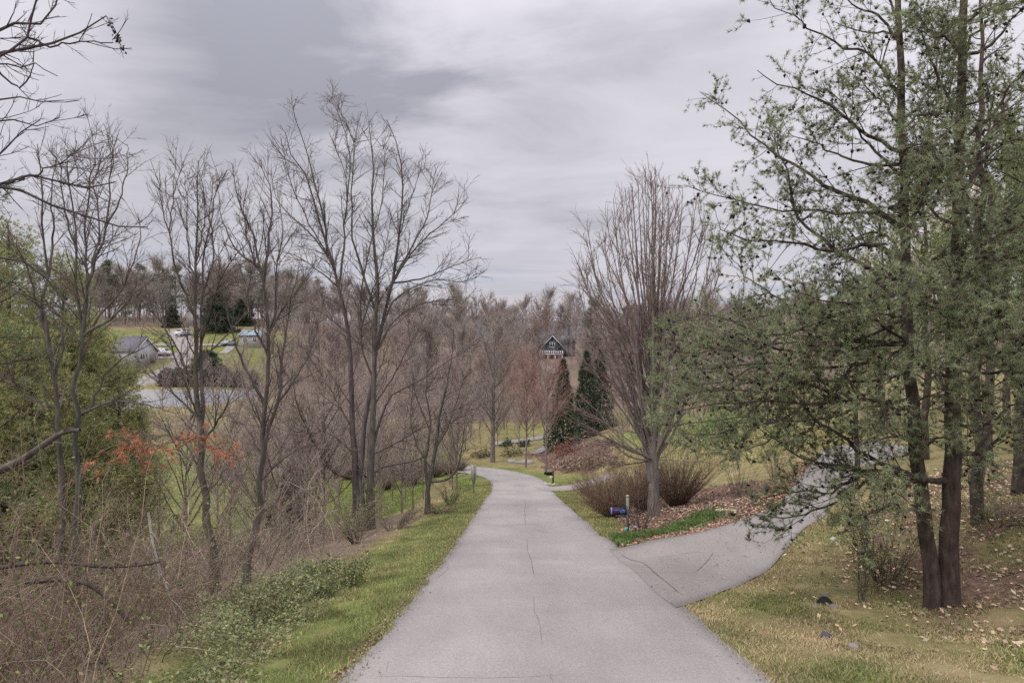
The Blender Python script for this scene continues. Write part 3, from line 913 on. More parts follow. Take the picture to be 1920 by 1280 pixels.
# ------------------------------------------------------------------ big bare trees left of the road
D_BIG = 33.0
bb = at(690, D_BIG)
big_stems = [
    ([(668, 985), (668, 937), (664, 830), (659, 759), (656, 640), (648, 580), (637, 541), (617, 474), (598, 416), (578, 338), (547, 291), (535, 248)], 0.19, 0.016, 0.3),
    ([(694, 985), (694, 886), (700, 759), (702, 640), (707, 541), (703, 482), (697, 423), (699, 326), (691, 228)], 0.21, 0.016, -0.4),
    ([(684, 985), (676, 900), (684, 800), (700, 700), (713, 607), (734, 541), (750, 423), (754, 338), (742, 259), (725, 224)], 0.16, 0.016, 0.8),
]
big_limbs = [
    ([(637, 541), (621, 494), (590, 447), (523, 380), (508, 318)], 0.061, 0.0120),
    ([(621, 482), (609, 423), (594, 361), (570, 267), (551, 212), (558, 181)], 0.065, 0.0112),
    ([(656, 541), (646, 455), (644, 423), (650, 384), (644, 318), (617, 248)], 0.072, 0.0112),
    ([(650, 384), (656, 300), (640, 228), (613, 173)], 0.043, 0.0096),
    ([(690, 600), (678, 502), (660, 443), (660, 384), (664, 267), (678, 209)], 0.072, 0.0112),
    ([(664, 267), (640, 210), (618, 178)], 0.029, 0.0096),
    ([(734, 541), (750, 502), (797, 416), (812, 345), (816, 310)], 0.061, 0.0112),
    ([(738, 525), (781, 462), (844, 408), (879, 369)], 0.061, 0.0112),
    ([(734, 548), (797, 521), (852, 498), (902, 482)], 0.054, 0.0096),
    ([(720, 600), (742, 560), (812, 525), (871, 529), (908, 508)], 0.054, 0.0096),
    ([(703, 650), (740, 600), (790, 570), (850, 562), (890, 572)], 0.050, 0.0096),
    ([(706, 848), (727, 750), (777, 720), (837, 679), (899, 640)], 0.079, 0.0104),
    ([(697, 900), (715, 877), (786, 860), (807, 830), (838, 795)], 0.065, 0.0104),
    ([(700, 850), (754, 824), (807, 788), (860, 765), (896, 744)], 0.058, 0.0096),
    ([(700, 760), (740, 700), (770, 640), (800, 590)], 0.058, 0.0096),
    ([(700, 700), (676, 640), (690, 570), (720, 480), (735, 400)], 0.058, 0.0096),
    ([(668, 934), (629, 886), (599, 848), (579, 812), (558, 759), (548, 690)], 0.108, 0.0120),
    ([(665, 830), (620, 815), (580, 810), (540, 809)], 0.043, 0.0096),
    ([(659, 759), (610, 690), (570, 650), (535, 640)], 0.043, 0.0096),
    ([(660, 790), (625, 740), (600, 690), (598, 620)], 0.050, 0.0096),
    ([(655, 640), (610, 590), (570, 560), (530, 552)], 0.050, 0.0096),
    ([(640, 560), (600, 510), (555, 480), (515, 470)], 0.043, 0.0096),
    ([(664, 950), (620, 940), (570, 952), (540, 972)], 0.036, 0.0096),
    ([(668, 900), (620, 880), (580, 885), (548, 905)], 0.036, 0.0096),
    ([(690, 640), (676, 560), (690, 480), (715, 380), (722, 300), (716, 260)], 0.061, 0.0104),
    ([(750, 430), (775, 360), (790, 320), (806, 318)], 0.036, 0.0096),
    ([(615, 470), (570, 400), (545, 340), (530, 270)], 0.043, 0.0096),
]
bare_tree('bare_tree', 'tall many-stemmed bare tree whose fan of limbs rises highest left of the road', bb, D_BIG, big_stems, big_limbs, 11, spread=1.8,
          l1=(2.2, 0.7, 2.4), l2=(3.8, 0.4, 1.3), l3=(4.6, 0.18, 0.6), rmin=0.0078, up=0.045)

D1 = 17.5
b1_ = at(405, D1)
bare_tree('bare_tree', 'bare tree with dark dead needles caught on its trunk, left of the leaning bare tree', b1_, D1, [
    ([(405, 1125), (398, 1050), (390, 980), (381, 900), (376, 820), (373, 760), (366, 720), (366, 639), (364, 525), (370, 452), (372, 302)], 0.13, 0.008, 0.2),
    ([(376, 830), (377, 780), (378, 716), (378, 606), (382, 484), (406, 362), (427, 318)], 0.06, 0.008, 0.5, 0.05)],
    [([(362, 598), (337, 525), (321, 460), (301, 362), (293, 330)], 0.035, 0.007),
     ([(317, 423), (329, 354), (345, 302)], 0.018, 0.006),
     ([(366, 720), (330, 650), (300, 600), (262, 560)], 0.035, 0.007),
     ([(374, 800), (330, 740), (280, 690), (250, 668)], 0.04, 0.008),
     ([(374, 790), (340, 700), (318, 640), (300, 560)], 0.035, 0.007),
     ([(378, 640), (400, 560), (425, 500), (470, 450)], 0.035, 0.007),
     ([(380, 560), (400, 480), (392, 400), (400, 330)], 0.03, 0.007),
     ([(366, 560), (352, 470), (352, 380), (348, 330)], 0.03, 0.007),
     ([(380, 690), (412, 640), (450, 600), (498, 560)], 0.035, 0.007),
     ([(376, 850), (400, 800), (420, 770), (450, 700)], 0.04, 0.007),
     ([(378, 880), (345, 830), (310, 815), (270, 830)], 0.03, 0.007),
     ([(384, 920), (430, 870), (470, 850)], 0.03, 0.006),
     ([(370, 480), (386, 400), (378, 340), (384, 308)], 0.022, 0.006)], 21, spread=0.9, l1=(3.0, 0.35, 1.6), l2=(5.6, 0.2, 0.85), l3=(7.5, 0.1, 0.38), rmin=0.0044, ang=0.66, up=0.04)

D2 = 18.5
b2_ = at(462, D2)
bare_tree('bare_tree', 'bare tree with a leaning trunk that bends upright, nearest the ivy shrubs', b2_, D2, [
    ([(460, 1095), (470, 1030), (487, 950), (486, 900), (490, 850), (497, 780), (504, 720), (504, 631), (494, 560), (492, 525), (475, 444), (439, 362), (435, 306)], 0.115, 0.008, 0.2)],
    [([(492, 521), (504, 444), (508, 362), (488, 298)], 0.05, 0.007),
     ([(488, 513), (443, 468), (419, 423), (410, 360)], 0.035, 0.007),
     ([(496, 760), (492, 746), (458, 687), (434, 624), (421, 546)], 0.055, 0.008),
     ([(488, 880), (505, 799), (523, 749), (531, 658), (544, 572), (560, 500)], 0.075, 0.008),
     ([(504, 640), (530, 580), (560, 540), (590, 500)], 0.035, 0.007),
     ([(503, 600), (520, 500), (530, 430), (520, 360)], 0.035, 0.007),
     ([(490, 530), (470, 470), (458, 400), (466, 330)], 0.03, 0.007),
     ([(488, 900), (520, 870), (560, 840), (600, 830)], 0.035, 0.007),
     ([(490, 850), (460, 800), (430, 780), (400, 740)], 0.035, 0.007),
     ([(504, 680), (480, 620), (466, 560), (470, 500)], 0.035, 0.007),
     ([(523, 749), (560, 700), (590, 640), (600, 600)], 0.03, 0.007)], 22, spread=0.8, l1=(3.0, 0.35, 1.6), l2=(5.6, 0.2, 0.85), l3=(7.5, 0.1, 0.38), rmin=0.0044, ang=0.66, up=0.04)

D0 = 13.5
b0_ = at(128, D0)
bare_tree('bare_tree', 'bare twin-stemmed tree rising from the bramble thicket in front of the yellow-green pines', b0_, D0, [
    ([(122, 1120), (116, 980), (112, 880), (110, 795), (103, 695), (89, 612), (82, 540), (82, 420), (76, 330), (70, 270)], 0.08, 0.007, 0.3),
    ([(140, 1120), (146, 980), (144, 880), (141, 798), (151, 667), (155, 626), (148, 557), (140, 455), (130, 350), (125, 280)], 0.082, 0.007, -0.2)],
    [([(155, 626), (172, 506), (199, 420), (205, 330), (222, 250)], 0.04, 0.006),
     ([(158, 636), (213, 595), (254, 550), (316, 506)], 0.035, 0.006),
     ([(153, 774), (206, 753), (260, 756), (330, 774)], 0.03, 0.006),
     ([(103, 767), (51, 743), (20, 700), (0, 660)], 0.03, 0.007),
     ([(148, 560), (165, 480), (160, 400), (176, 300), (172, 240)], 0.03, 0.006),
     ([(172, 506), (185, 420), (178, 350), (195, 270)], 0.022, 0.005),
     ([(150, 670), (180, 600), (230, 540), (262, 450), (258, 400)], 0.03, 0.006),
     ([(89, 612), (60, 540), (40, 470), (10, 420)], 0.03, 0.006),
     ([(84, 520), (100, 440), (96, 350), (108, 290)], 0.028, 0.006),
     ([(140, 455), (120, 390), (112, 320), (90, 270)], 0.022, 0.005),
     ([(105, 720), (120, 640), (112, 560), (120, 470)], 0.028, 0.006),
     ([(152, 660), (120, 600), (70, 560), (20, 545)], 0.026, 0.006),
     ([(153, 760), (200, 700), (250, 660), (300, 640)], 0.026, 0.006),
     ([(199, 420), (230, 360), (240, 300), (238, 270)], 0.02, 0.005)], 23, spread=0.7, l1=(3.6, 0.3, 1.4), l2=(6.2, 0.18, 0.7), l3=(8.5, 0.08, 0.3), rmin=0.0035, ang=0.66, up=0.035)

# the tree just outside on the left whose limbs reach in overhead
DO = 7.0
bo = np.array([-7.6, DO, H(-7.6, DO)])


def out(px, py): return (px, py)


bare_tree('bare_tree', 'near bare tree at the left edge, its drooping limbs reaching in overhead', bo, DO, [
    ([(-430, 1500), (-420, 1000), (-400, 600), (-380, 300), (-350, 0), (-330, -300), (-280, -700)], 0.20, 0.03, 0.2)],
    [([(-395, 420), (-250, 240), (-100, 140), (0, 98), (56, 92), (124, 79), (161, 52), (199, 30)], 0.055, 0.006, 0.3),
     ([(-380, 300), (-200, 160), (0, 54), (56, 47), (97, 26), (112, -20)], 0.045, 0.007, 0.6),
     ([(-300, 330), (-100, 160), (26, 94), (56, 52), (71, -10)], 0.035, 0.008, -0.3),
     ([(-380, 350), (-180, 210), (0, 187), (41, 184), (90, 194), (120, 188)], 0.03, 0.004, 0.2),
     ([(-390, 420), (-180, 270), (0, 225), (67, 238), (112, 221)], 0.03, 0.004, 0.5),
     ([(-400, 520), (-150, 400), (0, 289), (34, 251), (75, 225)], 0.035, 0.005, 0.4),
     ([(-405, 560), (-200, 420), (0, 341), (79, 326), (139, 352), (217, 341)], 0.04, 0.006, 0.5),
     ([(-405, 600), (-200, 420), (0, 349), (75, 375), (150, 401), (210, 422), (277, 426)], 0.04, 0.006, 0.3),
     ([(60, 92), (100, 84), (150, 80), (200, 82), (228, 70)], 0.012, 0.004, 0.2),
     ([(-200, 160), (0, 120), (40, 126), (66, 120), (108, 143)], 0.02, 0.004, 0.2),
     ([(0, 150), (35, 165), (60, 120), (66, 80)], 0.012, 0.004, 0.2),
     ([(-380, 700), (-150, 560), (0, 480), (80, 520), (150, 600)], 0.035, 0.006, 0.5),
     ([(0, 341), (60, 330), (120, 300), (148, 280)], 0.014, 0.004, 0.1)], 24, spread=0.5, l1=(3.8, 0.18, 0.85), l2=(6.0, 0.1, 0.4), l3=(8.0, 0.05, 0.18), rmin=0.0027, ang=0.75, up=0.05,
    col=(0.07, 0.06, 0.062), tip=(0.085, 0.07, 0.07), t0=0.3)
hang = thing('dead_leaves', 'dark curled dead leaves hanging from the overhead branch tip at upper left', 'leaves', P(203, 34, DO + 0.3))
rng = np.random.default_rng(31)
g = Geo()
c = np.stack([P(199 + 34 * s, 30 + 70 * s, DO + 0.3) for s in np.linspace(0, 1, 12)])
g.tubes(c, np.full(12, 0.003), 3, (0.06, 0.05, 0.05))
c2 = np.stack([P(199 + 30 * s, 30 + 60 * s ** 1.4, DO + 0.32) for s in np.linspace(0, 1, 12)])
g.tubes(c2, np.full(12, 0.002), 3, (0.06, 0.05, 0.05))
g.build('stalk', M_TWIG, hang, hang.location)
g = Geo()
s = rng.random(46)
leaves(rng, g, np.stack([P(200 + 31 * k, 36 + 58 * k, DO + 0.3) for k in s]) + rng.normal(size=(46, 3)) * 0.012, 0.045, (0.045, 0.032, 0.03))
g.build('dead_leaf', M_LITTER, hang, hang.location, kind='stuff')

# ------------------------------------------------------------------ bare maple by the mailbox, right of the road
DM = 28.0
bm = at(1228, DM)
mt = [(1090, 480, 0.6), (1100, 420, -1.2), (1128, 420, 1.6), (1150, 372, -1.4), (1172, 352, 0.8), (1196, 326, -0.6), (1204, 330, 1.4), (1222, 326, -1.8), (1244, 330, 0.4), (1256, 345, 1.8), (1280, 352, -0.8), (1300, 390, 1.0), (1318, 420, -1.5),
      (1335, 460, 0.6), (1350, 500, -0.6), (1380, 545, 1.2), (1085, 540, -0.8), (1115, 560, 1.5)]
m_limbs = []
mr = np.random.default_rng(7)
for k, (x, y, dy) in enumerate(mt):
    s = (x - 1226) / 150
    y0 = 880 - 120 * abs(mr.random() - 0.3) - 90 * (abs(s) < 0.4)
    xm = 1226 + (x - 1226) * (0.42 + 0.1 * mr.random())
    ym = y0 + (y - y0) * 0.42
    m_limbs.append(([(1226, y0), (1226 + (xm - 1226) * 0.55, y0 + (ym - y0) * 0.35), (xm, ym), (1226 + (x - 1226) * 0.8, y0 + (y - y0) * 0.7), (x, y)], 0.075, 0.009, dy * 1.2))
for k in range(34):
    th = math.pi * (0.06 + 0.88 * mr.random()); rr_ = 0.72 + 0.3 * mr.random()
    x = 1218 + 150 * math.cos(th) * rr_; y = 560 - 238 * math.sin(th) * rr_
    y0 = 860 - 190 * mr.random()
    xm = 1226 + (x - 1226) * 0.45; ym = y0 + (y - y0) * 0.45
    m_limbs.append(([(1226, y0), (1226 + (xm - 1226) * 0.6, y0 + (ym - y0) * 0.4), (xm, ym), (1226 + (x - 1226) * 0.8, y0 + (y - y0) * 0.73), (x, y)], 0.05, 0.008, mr.normal() * 2.2))
for k in range(11):
    x = 1150 - 100 * mr.random(); y = 640 + 205 * mr.random(); y0 = 885 - 70 * mr.random() - 0.25 * max(0, 800 - y)
    m_limbs.append(([(1224, y0), (1222 + (x - 1222) * 0.35, y0 + (y - y0) * 0.42), (1222 + (x - 1222) * 0.7, y0 + (y - y0) * 0.78), (x, y)], 0.045, 0.008, mr.normal() * 2.0))
m_limbs += [
    ([(1222, 875), (1180, 855), (1130, 815), (1085, 790), (1052, 765)], 0.06, 0.008, -1.0),
    ([(1222, 868), (1165, 825), (1120, 770), (1080, 735)], 0.055, 0.008, 0.8),
    ([(1224, 840), (1180, 790), (1140, 730), (1100, 680), (1068, 640)], 0.055, 0.008, -0.6),
    ([(1224, 830), (1170, 750), (1130, 660), (1100, 600)], 0.055, 0.008, 1.3),
    ([(1222, 880), (1160, 870), (1105, 845), (1065, 835)], 0.04, 0.007, 0.5),
    ([(1228, 875), (1262, 862), (1300, 865), (1330, 866)], 0.035, 0.006, -1.0),
    ([(1228, 872), (1255, 850), (1280, 826), (1300, 820)], 0.035, 0.006, -0.5),
    ([(1229, 850), (1260, 800), (1300, 760), (1340, 700)], 0.05, 0.008, 0.9),
    ([(1229, 830), (1265, 740), (1310, 640), (1350, 580)], 0.05, 0.008, -0.7)]
bare_tree('maple_tree', 'bare maple with a rounded reddish crown behind the blue mailbox', bm, DM, [
    ([(1228, 975), (1227, 935), (1225, 880), (1226, 800), (1224, 700), (1228, 600), (1226, 500), (1230, 420), (1228, 335)], 0.24, 0.012, 0.2),
    ([(1222, 890), (1212, 850), (1204, 760), (1198, 640), (1196, 520), (1190, 420), (1186, 350)], 0.13, 0.011, 0.6)],
    m_limbs, 41, spread=1.2, l1=(1.5, 0.6, 1.8), l2=(2.6, 0.3, 1.1), l3=(4.6, 0.12, 0.5), rmin=0.0060, ang=0.45, up=0.015, col=(0.17, 0.148, 0.13), tip=(0.235, 0.135, 0.13), t0=0.2)

# small roadside tree and its neighbours on the left verge
DS = 38.0
bs_ = at(802, DS)
bare_tree('small_tree', 'small dark bare tree with a curved low limb, beside the verge near the bend', bs_, DS, [
    ([(801, 965), (804, 907), (816, 848), (831, 744), (843, 699), (850, 620)], 0.16, 0.012, 0.5),
    ([(803, 930), (798, 870), (806, 800), (800, 720), (806, 640)], 0.1, 0.012, 1.0)],
    [([(807, 904), (840, 898), (860, 871), (869, 818), (876, 760)], 0.085, 0.012),
     ([(816, 848), (840, 800), (860, 740), (880, 690)], 0.06, 0.01),
     ([(804, 880), (780, 830), (770, 780), (775, 720)], 0.06, 0.01),
     ([(806, 860), (830, 810), (850, 790), (890, 770)], 0.05, 0.01),
     ([(800, 800), (780, 740), (770, 680), (760, 640)], 0.05, 0.01)], 43, spread=1.2, l1=(2.8, 0.6, 2.0), l2=(3.4, 0.3, 0.9), l3=(3.8, 0.12, 0.45), rmin=0.0078, up=0.03, tip=(0.15, 0.115, 0.105))


# ------------------------------------------------------------------ pines on the right
def pine_foliage(rng, root, base, pts, rad, l1=(3.2, 0.5, 1.7), l2=(5.0, 0.18, 0.55), tuft=0.06, per_m=20, n=9, nl=0.075, nw=0.006, tint=(0.062, 0.088, 0.042), up=0.04, sag=0.0,
                 t0=0.25, cones=0, dead=0, ang=0.85, smin=0.0035, spread=0.8, soft=0.0, biased=None):
    """boughs, side shoots, needle tufts and cones along pine limbs"""
    g = Geo(); bark = (0.088, 0.07, 0.062)
    g.tubes(pts, rad, 6, vary(rng, len(pts), bark, 0.1))
    L0 = plen(pts)
    p, d, L, r, _ = spawn(rng, pts, rad, L0, l1[0], t0, 1.0, ang, 0.2, (l1[1], l1[2]), 0.45, smin * 1.6, 0.45, biased=biased)
    b1 = grow(rng, p, d, L, 4, 0.11, up, sag); r1 = tapered(np.minimum(r, 0.011 * L + 0.004), smin, 4)
    g.tubes(b1, r1, 3, vary(rng, len(b1), bark, 0.15))
    p, d, L, r, _ = spawn(rng, b1, r1, plen(b1), l2[0], 0.2, 1.0, ang, 0.25, (l2[1], l2[2]), 0.6, smin, 0.3, biased=biased)
    b2 = grow(rng, p, d, L, 2, 0.14, up); r2 = tapered(np.full(len(L), smin), smin * 0.7, 2)
    if not soft: g.tubes(b2, r2, 3, vary(rng, len(b2), np.array(bark) * 1.2, 0.2))
    if dead:
        p, d, L, r, _ = spawn(rng, pts, rad, L0, dead, 0.05, 0.75, 1.0, 0.3, (0.3, 1.3), 0.3, smin * 1.3, 0.3)
        bd = grow(rng, p, d, L, 5, 0.3, -0.05); g.tubes(bd, tapered(np.full(len(L), smin * 1.5), smin * 0.7, 5), 3, vary(rng, len(bd), (0.2, 0.18, 0.16), 0.2))
        p, d, L, r, _ = spawn(rng, bd, tapered(np.full(len(L), smin * 1.5), smin * 0.7, 5), plen(bd), 4, 0.2, 1, 0.9, 0.3, (0.1, 0.45), 0.7, smin * 0.7, 0.3)
        bd2 = grow(rng, p, d, L, 3, 0.25, 0); g.tubes(bd2, tapered(np.full(len(L), smin * 0.9), smin * 0.6, 3), 3, vary(rng, len(bd2), (0.2, 0.18, 0.16), 0.2))
    g.build('branches', M_PINEBARK, root, base, True)
    # tufts
    Lb = plen(b2); cnt = np.maximum(2, (per_m * Lb * 0.75).astype(int))
    idx = np.repeat(np.arange(len(b2)), cnt)
    t = 1 - 0.75 * rng.random(len(idx)) ** 1.3
    f = t * 2; i0 = np.clip(f.astype(int), 0, 1); fr = (f - i0)[:, None]
    pos = b2[idx, i0] * (1 - fr) + b2[idx, i0 + 1] * fr
    dr = b2[idx, i0 + 1] - b2[idx, i0]
    tips = b1[:, -1]; dt = b1[:, -1] - b1[:, -2]
    pos = np.concatenate([pos, tips]); dr = np.concatenate([dr, dt])
    if soft: pos = pos + rng.normal(size=pos.shape) * np.array([soft, soft, soft * 0.55])
    g = Geo()
    needles(rng, g, pos, dr, n, nl, nw, spread, tint, 0.22)
    g.build('needles', M_NEEDLE, root, base)
    if cones:
        k = rng.permutation(len(b2))[:cones]
        c = b2[k, rng.integers(0, 2, len(k))] + rng.normal(size=(len(k), 3)) * 0.012 + np.array([0, 0, -0.015])
        g = Geo()
        ax = nrm(rng.normal(size=(len(k), 3)) + np.array([0, 0, -0.8]))
        h = 0.032 + 0.018 * rng.random((len(k), 1))
        P5 = np.stack([c - ax * h * 0.8, c - ax * h * 0.4, c + ax * h * 0.25, c + ax * h], 1)
        rr = np.stack([h[:, 0] * 0.45, h[:, 0] * 0.8, h[:, 0] * 0.6, h[:, 0] * 0.08], 1)
        g.tubes(P5, rr, 3, vary(rng, len(k), (0.035, 0.026, 0.022), 0.25))
        g.build('cones', M_LITTER, root, base, kind='stuff')
    return b1, b2


DP = 13.0
bp_ = at(1762, DP)
hero = thing('pine_tree', 'large twin-trunked pine full of small dark cones, beside the driveway mouth', 'tree', bp_)
prng = np.random.default_rng(51)
stems_a = [([(1752, 1165), (1748, 1100), (1738, 1000), (1726, 900), (1714, 800), (1706, 700), (1700, 560), (1697, 420), (1694, 300), (1689, 156), (1686, 40), (1684, -120)], 0.155, 0.045, 0.3)]
stems_b = [([(1776, 1160), (1779, 1090), (1780, 1000), (1783, 900), (1786, 800), (1786, 700), (1790, 560), (1795, 400), (1798, 300), (1803, 150), (1806, 20), (1808, -160)], 0.19, 0.05, -0.2)]
for k, st in enumerate((stems_a, stems_b)):
    sp, sr = limbs_px(st, DP, prng, 0.2, 26, 0.012)
    sr[:, 0] *= 1.3; sr[:, 1] *= 1.1
    g = Geo(); g.tubes(sp, sr, 14, (0.085, 0.066, 0.058))
    # broken stubs
    ks = prng.integers(3, 16, 9)
    a = prng.random(9) * 6.28
    dirs = np.stack([np.cos(a), np.sin(a), 0.25 * np.ones(9)], 1)
    p0 = sp[0, ks]; ln = sr[0, ks] + 0.04 + 0.1 * prng.random(9)
    g.tubes(np.stack([p0, p0 + dirs * (ln * 0.6)[:, None], p0 + dirs * ln[:, None]], 1), np.tile([0.035, 0.026, 0.02], (9, 1)), 6, (0.12, 0.1, 0.09), cap=True)
    g.build('trunk', M_PINEBARK, hero, bp_, True)
    if k == 0: stem_pts = sp
    else: stem_pts = np.concatenate([stem_pts, sp])
